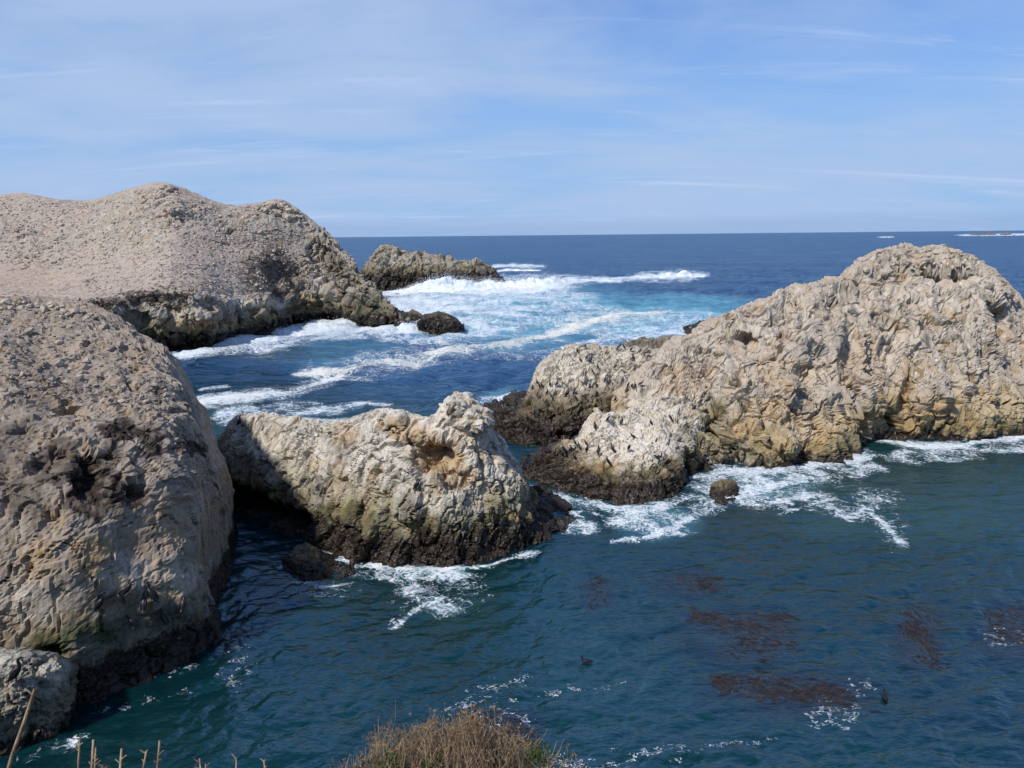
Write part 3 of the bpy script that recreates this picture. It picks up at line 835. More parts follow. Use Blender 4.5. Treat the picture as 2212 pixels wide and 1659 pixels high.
hill = rock('hill', sharpen(cols_of([
    [(-500, 820), (-500, 760, 111), (-500, 660, 116), (-500, 560, 165), (-500, 450, 215)],
    [(-250, 800), (-250, 740, 117), (-250, 655, 121), (-250, 560, 170), (-250, 436, 215)],
    [(0, 790), (0, 730, 121), (0, 668, 124), (0, 578, 168), (0, 422, 210)],
    [(60, 788), (60, 726, 122), (60, 666, 126), (60, 580, 169), (58, 419, 210)],
    [(110, 785), (110, 722, 124), (110, 662, 128), (110, 580, 170), (115, 430, 208)],
    [(200, 775), (200, 715, 128), (200, 652, 132), (200, 562, 172), (200, 432, 208)],
    [(290, 766), (290, 705, 132), (290, 640, 136), (285, 545, 170), (275, 413, 200)],
    [(380, 758), (375, 695, 135.5), (370, 633, 139), (370, 520, 168), (360, 398, 197)],
    [(440, 752), (430, 690, 139), (420, 629, 143), (425, 530, 170), (440, 426, 197)],
    [(520, 733), (505, 690, 151), (490, 640, 153), (490, 540, 175), (500, 446, 198)],
    [(600, 714), (590, 685, 164.5), (575, 635, 167), (565, 540, 182), (560, 440, 200)],
    [(660, 697), (650, 670, 179.5), (640, 635, 181), (628, 540, 188), (620, 438, 200)],
    [(720, 694), (705, 660, 181), (690, 610, 184), (676, 550, 190), (668, 470, 199)],
    [(790, 702), (775, 670, 175.5), (755, 630, 180), (738, 590, 186), (728, 530, 195)],
    [(840, 706), (830, 685, 172), (815, 660, 176), (800, 635, 181), (784, 603, 188)],
    [(868, 709), (862, 698, 169), (852, 685, 172), (842, 672, 176), (828, 652, 181)],
    [(877, 708), (875, 705, 170), (872, 700, 172), (868, 695, 174), (862, 688, 176)]])), M_hill,
    dict(big=(0.9, 11.0), mid=(1.4, 5.0), small=(0.55, 1.9), tiny=(0.25, 0.8), grit=(0.12, 0.8), rot=(0, 0.35, 0.2), stretch=(1, 1, 0.6), ledge=(0.9, 3.5), crack=((1.70, 5.5, 0.05), (0.85, 2.4, 0.06)), weight=hill_weight),
    (620, 330, 30), 30.0, 16,
    feats=[(480, 690, 3.0, 2.0, 2.0), (400, 720, 5.0, 1.8, 2.0), (360, 665, 3.0, 1.4, 1.5), (455, 660, 2.2, 2.0, 1.6), (300, 690, 3.0, 2.0, 1.4), (520, 680, 1.0, 3.0, 1.2), (600, 680, 0.9, 3.0, 1.0), (665, 600, 1.2, 4.0, 1.4), (690, 640, 1.0, 4.0, 1.2), (770, 620, 1.2, 3.0, 1.2), (800, 665, 4.0, 0.8, 1.2), (640, 690, 4.0, 2.4, 1.6), (600, 590, 7.0, 4.0, 1.4), (700, 545, 1.6, 1.6, 1.2), (560, 690, 3.0, 3.0, -1.0), (560, 655, 4.0, 1.0, -0.8), (820, 690, 4.0, 2.0, -0.8), (700, 690, 2.5, 1.8, 1.2), (330, 650, 4, 1.6, 1.2), (375, 450, 5, 3, -0.9), (740, 640, 2.0, 4.0, 1.0)],
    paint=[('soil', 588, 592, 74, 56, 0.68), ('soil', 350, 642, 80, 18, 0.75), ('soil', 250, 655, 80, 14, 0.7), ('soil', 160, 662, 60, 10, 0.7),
           ('green', 650, 675, 36, 22, 0.75), ('green', 720, 580, 24, 16, 0.6), ('green', 320, 715, 40, 20, 0.6), ('green', 800, 640, 50, 30, 0.5), ('green', 745, 610, 40, 40, 0.45), ('soil', 715, 565, 26, 26, 0.45), ('soil', 770, 650, 40, 20, 0.35), ('green', 540, 700, 40, 10, 0.4),  # right-end green is growth; soil there also paints in the shaded side's darker tone
           ('ochre', 420, 700, 50, 14, 0.6), ('ochre', 20, 610, 200, 44, 0.8), ('ochre', 350, 700, 60, 16, 0.4), ('ochre', 480, 705, 40, 10, 0.5),
           ('guano', 560, 655, 70, 16, 0.7), ('guano', 420, 680, 60, 16, 0.4), ('guano', 690, 600, 20, 40, 0.35), ('guano', 380, 460, 50, 20, 0.3)],
    kind='structure', cat=None, skirt=3.0, crest_keep=0.2)
print('rocks', round(time.time() - T0, 1))

# ------------------------------------------------------------------ sea


def ocean_tile(N, L, wind, wdir, seed, hs):
    rg = np.random.default_rng(seed)
    k1 = np.fft.fftfreq(N, L / N) * 2 * np.pi
    kx, ky = np.meshgrid(k1, k1, indexing='ij')
    k = np.sqrt(kx ** 2 + ky ** 2); k[0, 0] = 1
    Lw = wind ** 2 / 9.81
    c = (kx * wdir[0] + ky * wdir[1]) / k
    ph = np.exp(-1 / (k * Lw) ** 2) / k ** 4 * (0.15 + c ** 2) * np.exp(-(k * L / N * 0.6) ** 2)
    ph[0, 0] = 0
    h0 = (rg.normal(size=(N, N)) + 1j * rg.normal(size=(N, N))) * np.sqrt(ph)
    h = np.fft.ifft2(h0).real
    s = hs / h.std()
    dx = np.fft.ifft2(-1j * kx / k * h0).real * s
    dy = np.fft.ifft2(-1j * ky / k * h0).real * s
    return np.stack([dx, dy, h * s], -1), L


def tile_at(tile, x, y):
    T, L = tile
    N = len(T)
    u = (x / L * N) % N; v = (y / L * N) % N
    i = np.floor(u).astype(int) % N; j = np.floor(v).astype(int) % N
    fu = (u - np.floor(u))[:, None]; fv = (v - np.floor(v))[:, None]
    i1 = (i + 1) % N; j1 = (j + 1) % N
    return T[i, j] * (1 - fu) * (1 - fv) + T[i1, j] * fu * (1 - fv) + T[i, j1] * (1 - fu) * fv + T[i1, j1] * fu * fv


wd = np.array((0.55, -0.83))
tA = ocean_tile(256, 72.0, 4.6, wd, 21, 0.26)      # wind sea outside
tB = ocean_tile(256, 31.0, 2.6, np.array((0.75, -0.65)), 22, 0.030)   # cove ripples
tC = ocean_tile(256, 11.3, 2.0, np.array((0.5, -0.85)), 23, 0.034)

NA_in, NA_out = 700, 50
az_in = np.linspace(R(-37.5), R(37.5), NA_in)
az_out = np.linspace(R(37.5), R(322.5), NA_out + 1)[1:]
az = np.concatenate([az_in, az_out])
dep_px = np.concatenate([np.linspace(0.25, 3, 10), np.linspace(3.8, 400, 340), np.linspace(401.4, 580, 124)])   # rows by apparent drop below the horizon at 769 px focal
rr = CAM_H * 769.0 / dep_px
# convert for the pitched view: equal drop in angle
ang = np.arctan(dep_px / 769.0)
ang = np.concatenate([ang, np.linspace(ang[-1] + 0.03, R(75), 14)])
rr = CAM_H / np.tan(ang)
rr = rr[::-1]
Az, Rr = np.meshgrid(az, rr, indexing='ij')
wx = (np.sin(Az) * Rr).ravel(); wy = (np.cos(Az) * Rr).ravel()
P0 = np.stack([wx, wy, np.zeros_like(wx)], 1)
PX, PY = proj(P0)
PX = np.where(wy > 5, PX, -9999.0)
rad = np.hypot(wx, wy)
outer = smooth(58, 120, wy - 0.25 * np.abs(wx)) * smooth(-60, 40, wx + 0.9 * (wy - 60))
outer = np.clip(outer, 0, 1)


def line(pts, s, ay=2.6, halo=0.62):
    """foam streak along measured points (x, y, half width)"""
    out = np.zeros(len(PX))
    pts = np.array(pts, float)
    lo = pts[:, :2].min(0) - pts[:, 2].max() * 2.4; hi = pts[:, :2].max(0) + pts[:, 2].max() * 2.4
    m = np.where((PX > lo[0]) & (PX < hi[0]) & (PY > lo[1]) & (PY < hi[1]))[0]
    if not len(m): return out
    x = PX[m]; y = PY[m] * ay
    best = np.full(len(m), 9.0)
    for a, b in zip(pts[:-1], pts[1:]):
        ax, ay_ = a[0], a[1] * ay; bx, by = b[0], b[1] * ay
        dx, dy = bx - ax, by - ay_
        t = np.clip(((x - ax) * dx + (y - ay_) * dy) / (dx * dx + dy * dy + 1e-9), 0, 1)
        d = np.hypot(x - ax - t * dx, y - ay_ - t * dy) / ((a[2] + (b[2] - a[2]) * t) * 1.0)
        best = np.minimum(best, d)
    out[m] = np.maximum(s * (1 - smooth(0.25, 1.0, best)), halo * s * (1 - smooth(0.5, 2.3, best)))
    return out


def ell(cx, cy, rx, ry, s, rot=0.0):
    c, sn = math.cos(R(rot)), math.sin(R(rot))
    dx = (PX - cx); dy = (PY - cy)
    u = (dx * c + dy * sn) / rx; v = (-dx * sn + dy * c) / ry
    return s * (1 - smooth(0.45, 1.0, np.hypot(u, v)))


def mx(*a):
    o = a[0]
    for b in a[1:]: o = np.maximum(o, b)
    return o


foam = mx(
    # white water round the headland foot
    line([(385, 768, 18), (450, 757, 34), (540, 740, 62), (610, 722, 62), (690, 706, 46), (780, 705, 34), (870, 716, 34)], 0.95),
    ell(560, 745, 130, 22, 0.62), ell(700, 725, 150, 22, 0.62), ell(900, 735, 130, 20, 0.62),
    # surf in front of the far islet and the drained water below it
    line([(830, 632, 50), (930, 618, 52), (1050, 625, 62), (1150, 622, 60), (1235, 612, 34)], 1.0),
    ell(930, 665, 160, 42, 0.86), ell(1060, 660, 170, 36, 0.66), ell(1200, 650, 140, 24, 0.55), ell(890, 700, 80, 30, 0.85), ell(1010, 712, 110, 28, 0.72),
    line([(1235, 612, 10), (1300, 608, 22), (1340, 612, 8)], 0.85), line([(1060, 576, 8), (1110, 574, 14), (1170, 576, 10)], 0.85),
    line([(1325, 606, 10), (1400, 600, 26), (1460, 596, 32), (1515, 594, 16)], 0.9), line([(1060, 596, 8), (1140, 594, 12), (1230, 598, 8)], 0.55),
    ell(1000, 690, 240, 50, 0.62), ell(1200, 680, 260, 44, 0.5), ell(1450, 690, 180, 40, 0.52), ell(900, 655, 110, 30, 0.8), ell(1080, 735, 260, 24, 0.45), ell(1150, 640, 200, 22, 0.62),
    # cream streak across the channel
    line([(640, 806, 14), (690, 800, 34), (760, 795, 48), (880, 775, 52), (980, 760, 44), (1080, 748, 34), (1160, 728, 34), (1210, 712, 36), (1290, 692, 34), (1380, 678, 26), (1440, 672, 10)], 0.72),
    line([(640, 806, 12), (700, 802, 24), (770, 798, 20)], 0.95), line([(1160, 730, 14), (1220, 712, 22), (1290, 692, 20), (1340, 680, 10)], 0.92),
    line([(440, 868, 34), (520, 855, 34), (620, 843, 30), (690, 822, 26), (740, 805, 14)], 0.95),
    line([(436, 838, 8), (490, 832, 8)], 0.6),
    ell(520, 900, 90, 36, 0.58), ell(640, 880, 120, 22, 0.45), ell(700, 888, 70, 20, 0.62), line([(640, 895, 24), (720, 885, 28), (780, 872, 12)], 0.78), line([(520, 914, 18), (640, 910, 22), (740, 912, 20)], 0.85), line([(800, 872, 10), (840, 876, 10)], 0.6),
    # right of the channel
    ell(1330, 705, 190, 34, 0.5), ell(1430, 720, 130, 26, 0.62), line([(1240, 742, 16), (1360, 728, 40), (1480, 712, 40), (1560, 700, 20)], 0.74), ell(1300, 755, 180, 16, 0.48), ell(1150, 770, 200, 14, 0.35),
    line([(1040, 898, 20), (1075, 880, 30), (1085, 862, 26), (1110, 848, 14)], 0.95), line([(1085, 882, 24), (1125, 884, 26)], 0.95), ell(1060, 870, 50, 22, 0.6), line([(1030, 880, 10), (1050, 886, 10)], .8),
    # before the largest rock
    line([(1480, 1030, 20), (1560, 1020, 40), (1640, 1018, 46), (1740, 1010, 40), (1790, 990, 40), (1850, 985, 42), (1885, 985, 20)], 0.78), line([(1745, 1000, 20), (1810, 988, 52), (1875, 990, 24)], 0.96),
    line([(1588, 1075, 34), (1640, 1055, 56), (1690, 1045, 34), (1740, 1040, 14)], 0.95), ell(1650, 1050, 230, 66, 0.62), ell(1560, 1030, 90, 24, 0.6), ell(1820, 1010, 140, 34, 0.55),
    line([(1690, 1110, 10), (1750, 1090, 14), (1800, 1078, 12), (1860, 1090, 14), (1910, 1130, 14), (1950, 1180, 12)], 0.62), ell(1830, 1080, 160, 60, 0.45),
    line([(1900, 950, 14), (2000, 965, 20), (2080, 962, 22), (2150, 950, 30), (2212, 945, 26), (2290, 945, 20)], 0.86), ell(2000, 985, 160, 26, 0.5), ell(2180, 965, 120, 22, 0.6),
    # between the islets
    line([(1140, 1052, 10), (1200, 1072, 24), (1280, 1088, 30), (1350, 1100, 34), (1420, 1098, 34), (1490, 1070, 26)], 0.72), ell(1400, 1120, 120, 46, 0.6), line([(1330, 1170, 12), (1400, 1160, 20), (1450, 1140, 34), (1490, 1120, 20)], 0.82), ell(1500, 1090, 120, 40, 0.5),
    line([(1145, 1075, 10), (1200, 1085, 12), (1260, 1120, 8)], 0.55), ell(1250, 1140, 60, 24, 0.45), line([(1140, 1085, 8), (1190, 1100, 8), (1300, 1112, 10)], .5),
    # foot of the middle islet
    line([(680, 1185, 14), (730, 1205, 24), (800, 1220, 28), (880, 1228, 20), (950, 1232, 16), (1060, 1220, 14), (1150, 1195, 12)], 0.76), line([(608, 1225, 12), (630, 1210, 10)], 0.9),
    ell(930, 1240, 130, 22, 0.55), line([(1010, 1235, 16), (970, 1260, 22), (960, 1290, 20), (910, 1310, 20), (880, 1330, 16), (850, 1355, 10)], 0.52), ell(950, 1285, 140, 62, 0.36), ell(880, 1240, 200, 30, 0.42), line([(640, 1255, 10), (700, 1268, 12), (760, 1260, 10)], 0.6),
    # foot of the near cliff
    line([(60, 1640, 24), (130, 1615, 26), (180, 1590, 14)], 0.55),
    # far whitecaps
    line([(1900, 512, 8), (1925, 512, 8)], 0.8, 6), line([(2080, 508, 14), (2150, 507, 16), (2260, 506, 16)], 0.9, 7),
)
fleck = mx(line([(950, 1540, 20), (1000, 1520, 34), (1060, 1490, 36), (1140, 1465, 16)], 1.0), line([(1110, 1512, 16), (1240, 1490, 26), (1340, 1478, 14)], 0.8), ell(1080, 1555, 110, 40, 0.9), line([(1170, 1645, 20), (1320, 1640, 44), (1440, 1625, 36), (1660, 1598, 16)], 0.9), ell(1800, 1545, 90, 50, 0.9), ell(1850, 1485, 60, 34, 0.7), ell(2170, 1375, 80, 40, 0.8), ell(950, 1285, 150, 70, 0.7), line([(495, 1370, 20), (515, 1420, 30), (500, 1480, 24)], 1.0), line([(320, 1460, 20), (420, 1440, 20)], 0.9), line([(200, 1535, 20), (270, 1525, 22), (400, 1495, 16)], 0.8), ell(700, 1275, 110, 26, 0.8), ell(1930, 1150, 50, 60, 0.6), ell(1250, 1140, 70, 34, 0.6))
fnz = fbm(P0 / np.array((9.0, 9.0, 9.0)), 3)
foam = np.clip(foam * (0.93 + 0.45 * fnz) + np.where(foam > 0.06, (0.16 + 0.14 * (1 - smooth(60, 120, rad))) * fbm(P0 / 2.4 + 8.0, 3), 0), 0, 1)
aer = mx(ell(1120, 680, 420, 80, 0.85), ell(1420, 690, 260, 60, 0.9), ell(950, 690, 170, 60, 0.8), ell(1480, 660, 200, 32, 0.7), ell(1150, 745, 260, 30, 0.45), ell(700, 760, 260, 40, 0.3),
         ell(1420, 1130, 120, 50, 0.42), ell(1640, 1050, 170, 50, 0.4), ell(1100, 860, 90, 30, 0.4), ell(2000, 1080, 300, 110, 0.06), ell(1800, 1120, 200, 60, 0.06))
clear = mx(ell(1600, 1375, 180, 90, 1), ell(1710, 1500, 240, 75, 1), ell(1490, 1262, 100, 40, 1), ell(1985, 1380, 80, 95, 1), ell(2185, 1370, 110, 95, 1), ell(1290, 1282, 50, 55, 1), ell(1100, 1575, 110, 65, 1))
def wl(p, s): return line(p, s, 2.6, 0.0)


solid = mx(wl([(600, 716, 30), (690, 702, 30), (760, 702, 16)], 0.45), wl([(868, 700, 20), (885, 712, 40), (900, 712, 20)], 0.8),
           wl([(1000, 705, 14), (1040, 700, 34)], 0.3))
solid = solid * np.clip(0.85 + 0.75 * fbm(P0 / 5.0 + 2.0, 3), 0, 1.3)
brown = mx(ell(560, 765, 170, 26, 0.6), ell(1600, 1130, 160, 50, 0.25), ell(1650, 1210, 170, 40, 0.22), ell(1900, 1020, 160, 40, 0.25))

disp = np.zeros_like(P0)
far_fade = 1 - smooth(400, 1000, rad)
disp += tile_at(tA, wx + 0.25 * wy, wy - 0.25 * wx) * (outer * far_fade)[:, None] * np.array((0.7, 0.7, 1.0))
disp += tile_at(tB, wx, wy) * ((0.35 + 0.65 * (1 - outer)) * (1 - smooth(120, 220, rad)))[:, None]
disp += tile_at(tC, wx * 0.97 + 0.2 * wy, wy * 0.97 - 0.2 * wx) * (1 - smooth(45, 80, rad))[:, None]
swell = np.sin((wy * 0.98 + wx * 0.2) / 26.0 * 2 * np.pi / 2.2 + 1.5 * fbm(P0 / 60.0, 2)) * 0.35
disp[:, 2] += swell * outer * (1 - smooth(500, 900, rad))
lump = fbm(P0 / np.array((2.2, 2.2, 2.2)) + 4.0, 5, 0.7)
disp[:, 2] += solid * (1.7 + 1.2 * lump) * (0.45 + 0.55 * smooth(120, 260, rad))
disp[:, 2] += np.where(foam > 0.5, (foam - 0.5) * (0.10 + 0.30 * smooth(60, 160, rad)) * (0.5 + lump), 0)
# a swell about to break right of the surf
sw = line([(1230, 612, 40), (1330, 622, 60), (1440, 628, 40)], 1.0)
disp[:, 2] += sw * 0.9
kmask = clear
disp *= (1 - 0.85 * kmask)[:, None]
PW = P0 + disp

m, g = new_mat('sea_water')
geo = g.n('ShaderNodeNewGeometry')
pos = geo.outputs['Position']
sepp = g.n('ShaderNodeSeparateXYZ', i_0=pos)
A = lambda n: g.n('ShaderNodeAttribute', attribute_name=n).outputs['Fac']
fo, ae, cl, so_, br, ou = A('foam'), A('aerated'), A('clear'), A('surf'), A('shoal'), A('open_sea')
flat_v = g.n('ShaderNodeCombineXYZ', i_0=sepp.outputs[0], i_1=sepp.outputs[1]).outputs[0]
wv = g.mapv(flat_v, (1, 1.0, 1), (0, 0, R(28)))
wn1 = g.noise(g.mapv(flat_v, (0.9, 2.2, 1), (0, 0, R(32))), 0.55, 4, 0.55, 0.3)
wn2 = g.noise(g.mapv(flat_v, (1.0, 1.9, 1), (0, 0, R(-20))), 2.6, 4, 0.62, 0.4)
wn3 = g.noise(g.mapv(flat_v, (0.5, 1.6, 1), (0, 0, R(12))), 0.10, 4, 0.62, 0.3)
hgt = g.math('ADD', g.math('ADD', g.math('MULTIPLY', wn1, g.math('ADD', 0.15, g.math('MULTIPLY', ou, 0.33))), g.math('MULTIPLY', wn2, 0.034)), g.math('MULTIPLY', wn3, g.math('MULTIPLY', ou, 3.4)))
bmp = g.n('ShaderNodeBump', i_Strength=1.0, i_Distance=1.0, i_Height=hgt)
rip = g.n('ShaderNodeTexNoise', i_Vector=g.mapv(flat_v, (0.022, 0.06, 1), (0, 0, R(8))), i_Scale=1.0, i_Detail=5.0, i_Roughness=0.72).outputs['Color']
nrm = g.vmath('NORMALIZE', g.vmath('ADD', bmp.outputs[0], g.vmath('MULTIPLY', g.vmath('SUBTRACT', rip, (0.5, 0.5, 0.5)), g.n('ShaderNodeCombineXYZ', i_0=g.math('MULTIPLY', ou, 1.8), i_1=g.math('MULTIPLY', ou, 2.2)).outputs[0])))
lowf = g.noise(flat_v, 0.045, 4, 0.6)
deep = g.mix(g.step(lowf, 0.35, 0.65), (0.002, 0.022, 0.027), (0.004, 0.039, 0.043))
wind = g.noise(g.mapv(flat_v, (0.004, 0.016, 1), (0, 0, R(-6))), 1.0, 5, 0.65, 0.4)  # broad colour patches painted in for cloud shadows and wind streaks
deep = g.mix(ou, deep, g.mix(g.step(wind, 0.35, 0.65), (0.006, 0.034, 0.092), (0.014, 0.062, 0.135)))
teal = g.mix(g.step(g.noise(flat_v, 0.16, 5, 0.6), 0.35, 0.65), (0.06, 0.25, 0.34), (0.17, 0.46, 0.53))
body = g.mix(g.math('MAXIMUM', ae, g.math('MULTIPLY', g.step(fo, 0.25, 0.9), 0.55)), deep, teal)
body = g.mix(br, body, (0.022, 0.034, 0.034))
dif = g.n('ShaderNodeBsdfDiffuse', i_Color=body, i_Normal=nrm)
trn = g.n('ShaderNodeBsdfTransparent', i_Color=(0.72, 0.86, 0.90))
under = g.n('ShaderNodeMixShader', i_Fac=g.math('MULTIPLY', cl, 0.85), i_1=dif, i_2=trn)
glo = g.n('ShaderNodeBsdfGlossy', i_Color=g.mix(ou, (0.36, 0.47, 0.50), (0.78, 0.9, 1.0)), i_Roughness=g.math('ADD', 0.035, g.math('MULTIPLY', ou, 0.08)), i_Normal=nrm)
fre = g.n('ShaderNodeFresnel', i_IOR=1.33, i_Normal=nrm).outputs[0]
fre = g.math('DIVIDE', fre, g.math('ADD', 1.0, g.math('MULTIPLY', fre, 1.5)))       # wave shadowing on a rough sea
wat = g.n('ShaderNodeMixShader', i_Fac=fre, i_1=under, i_2=glo)
# foam: a torn net that closes up where the water is churned most
wrp = g.n('ShaderNodeTexNoise', i_Vector=flat_v, i_Scale=0.5, i_Detail=3.0)
wvec = g.vmath('ADD', flat_v, g.vmath('SCALE', g.vmath('SUBTRACT', wrp.outputs['Color'], (0.5, 0.5, 0.5)), 3.6))
def lace(scale, rot, loc, w0, w1):
    d = g.voro(g.mapv(wvec, (1, 0.62, 1), (0, 0, R(rot)), loc), scale, 'DISTANCE_TO_EDGE').outputs['Distance']
    f3 = g.math('POWER', fo, 2.2)
    return g.step(d, g.math('ADD', w0, g.math('MULTIPLY', f3, w1)), 0.0)


fn = g.noise(g.mapv(flat_v, (1, 1.8, 1), (0, 0, R(18))), 0.9, 4, 0.68, 0.7)
fh = g.noise(g.mapv(flat_v, (1, 1.5, 1), (0, 0, R(-10)), (7, 3, 0)), 3.6, 3, 0.65, 0.5)
fb = g.noise(flat_v, 0.22, 3, 0.5)
gate = g.math('SUBTRACT', g.math('ADD', g.math('MULTIPLY', fo, 0.95), g.math('MULTIPLY', fn, 0.65)), g.math('SUBTRACT', 0.80, g.math('MULTIPLY', fb, 0.3)))
l1 = g.math('MULTIPLY', lace(0.62, 25, (0, 0, 0), 0.05, 0.34), g.step(gate, -0.10, 0.12))
l2 = g.math('MULTIPLY', lace(1.9, -15, (4, 9, 0), 0.06, 0.4), g.step(gate, 0.08, 0.28))
core = g.step(g.math('ADD', gate, g.math('MULTIPLY', fh, 0.25)), 0.46, 0.74)
sq = g.noise(g.mapv(wvec, (1, 1.5, 1), (0, 0, R(40)), (2, 5, 0)), 1.25, 3, 0.55, 0.6)
l3 = g.math('MULTIPLY', g.step(g.math('ABSOLUTE', g.math('SUBTRACT', sq, 0.5)), g.math('ADD', 0.018, g.math('MULTIPLY', fo, 0.05)), 0.0), g.step(gate, -0.22, 0.02))
fk = A('fleck')
s2 = g.noise(g.mapv(flat_v, (1, 1.4, 1), (0, 0, R(25)), (5, 1, 0)), 3.1, 3, 0.6, 0.8)
l4 = g.math('MULTIPLY', g.step(g.math('ABSOLUTE', g.math('SUBTRACT', s2, 0.5)), 0.030, 0.006), g.step(g.math('ADD', g.noise(g.mapv(flat_v, (1, 1.3, 1), (0, 0, R(-35))), 1.7, 3, 0.6, 0.4), g.math('MULTIPLY', fk, 0.22)), 0.66, 0.74))
l4 = g.math('MULTIPLY', l4, g.step(fk, 0.05, 0.3))
fmask = g.math('MAXIMUM', g.math('MAXIMUM', l1, l2), g.math('MAXIMUM', l3, core))
fmask = g.math('MULTIPLY', fmask, g.math('MULTIPLY', g.step(fo, 0.04, 0.2), g.step(g.math('ADD', fh, g.math('MULTIPLY', fo, 0.35)), 0.50, 0.72, 0.0, 1.0)), clamp=True)
fmask = g.math('MAXIMUM', g.math('MAXIMUM', fmask, l4), g.step(so_, 0.15, 0.45))
fcol = g.mix(g.step(fn, 0.35, 0.7), (0.62, 0.68, 0.72), (0.86, 0.87, 0.86))
cream = A('cream')
fcol = g.mix(g.math('MULTIPLY', cream, 0.8), fcol, (0.80, 0.74, 0.62))
fbm_ = g.n('ShaderNodeBump', i_Strength=0.8, i_Distance=0.35, i_Height=g.noise(flat_v, 1.6, 4, 0.7))
fsh = g.n('ShaderNodeBsdfDiffuse', i_Color=fcol, i_Normal=fbm_.outputs[0])
fin = g.n('ShaderNodeMixShader', i_Fac=g.math('MULTIPLY', g.math('POWER', fmask, 1.25), g.step(fh, 0.25, 0.6, 0.7, 0.95)), i_1=wat, i_2=fsh)
g.n('ShaderNodeOutputMaterial', i_Surface=fin)
M_sea = m
cream_a = mx(line([(640, 806, 20), (760, 798, 40), (980, 765, 40), (1160, 730, 40), (1290, 692, 40), (1440, 672, 20)], 1.0), line([(440, 868, 34), (620, 843, 34), (740, 805, 20)], 0.5))

nA, nR = len(az), len(rr)
idx = np.arange(nA * nR).reshape(nA, nR)
idx2 = np.concatenate([idx, idx[:1]], 0)
F = np.stack([idx2[:-1, :-1], idx2[:-1, 1:], idx2[1:, 1:], idx2[1:, :-1]], -1).reshape(-1, 4)
sea_o = obj('sea', mesh_np('sea', PW, F, M_sea, True, dict(foam=foam, aerated=aer, clear=clear, surf=solid, shoal=brown, open_sea=outer, cream=cream_a, fleck=fleck)))
tag(sea_o, kind='structure')
# breaking waves: a tumbling white ridge each, with a steep face and a long foamy back
m, g = new_mat('churned_foam')
geo = g.n('ShaderNodeNewGeometry'); pos = geo.outputs['Position']
fcol = g.mix(g.step(g.noise(pos, 0.5, 4, 0.6), 0.35, 0.65), (0.60, 0.68, 0.73), (0.88, 0.89, 0.89))
b_ = g.n('ShaderNodeBsdfDiffuse', i_Color=fcol, i_Normal=g.n('ShaderNodeBump', i_Strength=0.8, i_Distance=0.5, i_Height=g.noise(pos, 1.4, 5, 0.7)).outputs[0])
g.n('ShaderNodeOutputMaterial', i_Surface=b_)
M_foam = m
SV, SF = [], []
tv = np.array([(1, 1, 1), (-1, -1, 1), (-1, 1, -1), (1, -1, -1)], float)
tf = np.array([(0, 1, 2), (0, 3, 1), (0, 2, 3), (1, 3, 2)])


def breaker(label, pts, width, nu, nspray):
    """pts: (seen x, distance, height)"""
    K = np.array([(*seaY(x, Y)[:2], h) for x, Y, h in pts])
    t = np.concatenate([[0], np.cumsum(np.linalg.norm(np.diff(K[:, :2], axis=0), axis=1))])
    C = hermite(K, t, np.linspace(0, t[-1], nu))
    d = np.gradient(C[:, :2], axis=0); d /= np.linalg.norm(d, axis=1)[:, None]
    nrm_ = np.stack([d[:, 1], -d[:, 0]], 1)                      # towards the shore
    v = np.linspace(-1, 1, 54)                                  # back .. front
    prof = np.where(v < 0.25, np.exp(-((v - 0.25) / 0.42) ** 2), np.exp(-((v - 0.25) / 0.26) ** 2))
    edge = 1 - smooth(0.8, 1.0, np.abs(v))
    taper = np.sin(np.clip(np.linspace(0, 1, nu), 0, 1) * np.pi) ** 0.4
    G = np.zeros((nu, len(v), 3))
    G[..., :2] = C[:, None, :2] + nrm_[:, None] * (v[None, :, None] * width)
    wob = fbm(G.reshape(-1, 3) / 7.0 + 3.0, 2).reshape(nu, -1)
    big = np.clip(0.8 + 0.55 * wob, 0.15, 2)
    G[..., 2] = C[:, None, 2] * prof[None] * big * taper[:, None]
    f = G.reshape(-1, 3)
    n1 = fbm(f / 1.7, 4, 0.6).reshape(nu, -1); n2 = np.abs(fbm(f / 0.8 + 9, 3, 0.6)).reshape(nu, -1)
    amp = (0.15 + 0.85 * prof)[None] * taper[:, None] * np.clip(C[:, None, 2] / 2.5, 0.25, 1.2)
    G += grid_normals(G) * ((0.55 * n1 + 0.35 * n2) * amp)[..., None]
    G[..., 2] -= (1 - edge)[None] * 0.6 + 0.12
    o = obj('breaking_wave', mesh_np('breaking_wave', G.reshape(-1, 3) - np.append(C[nu // 2, :2], 0), grid_faces(nu, len(v)), M_foam, True), None, (*C[nu // 2, :2], 0))
    tag(o, label, 'wave')
    for _ in range(nspray):
        i = rng.integers(nu); j = np.clip(int(rng.normal(0.60, 0.13) * len(v)), 0, len(v) - 1)
        q = G[i, j] + np.array((rng.normal(0, 0.7), rng.normal(0, 0.8), abs(rng.normal(0, 0.28 * max(C[i, 2], 0.6) * taper[i]))))
        SV.append(tv * rng.uniform(0.025, 0.085) + q); SF.append(tf + 4 * len(SF))


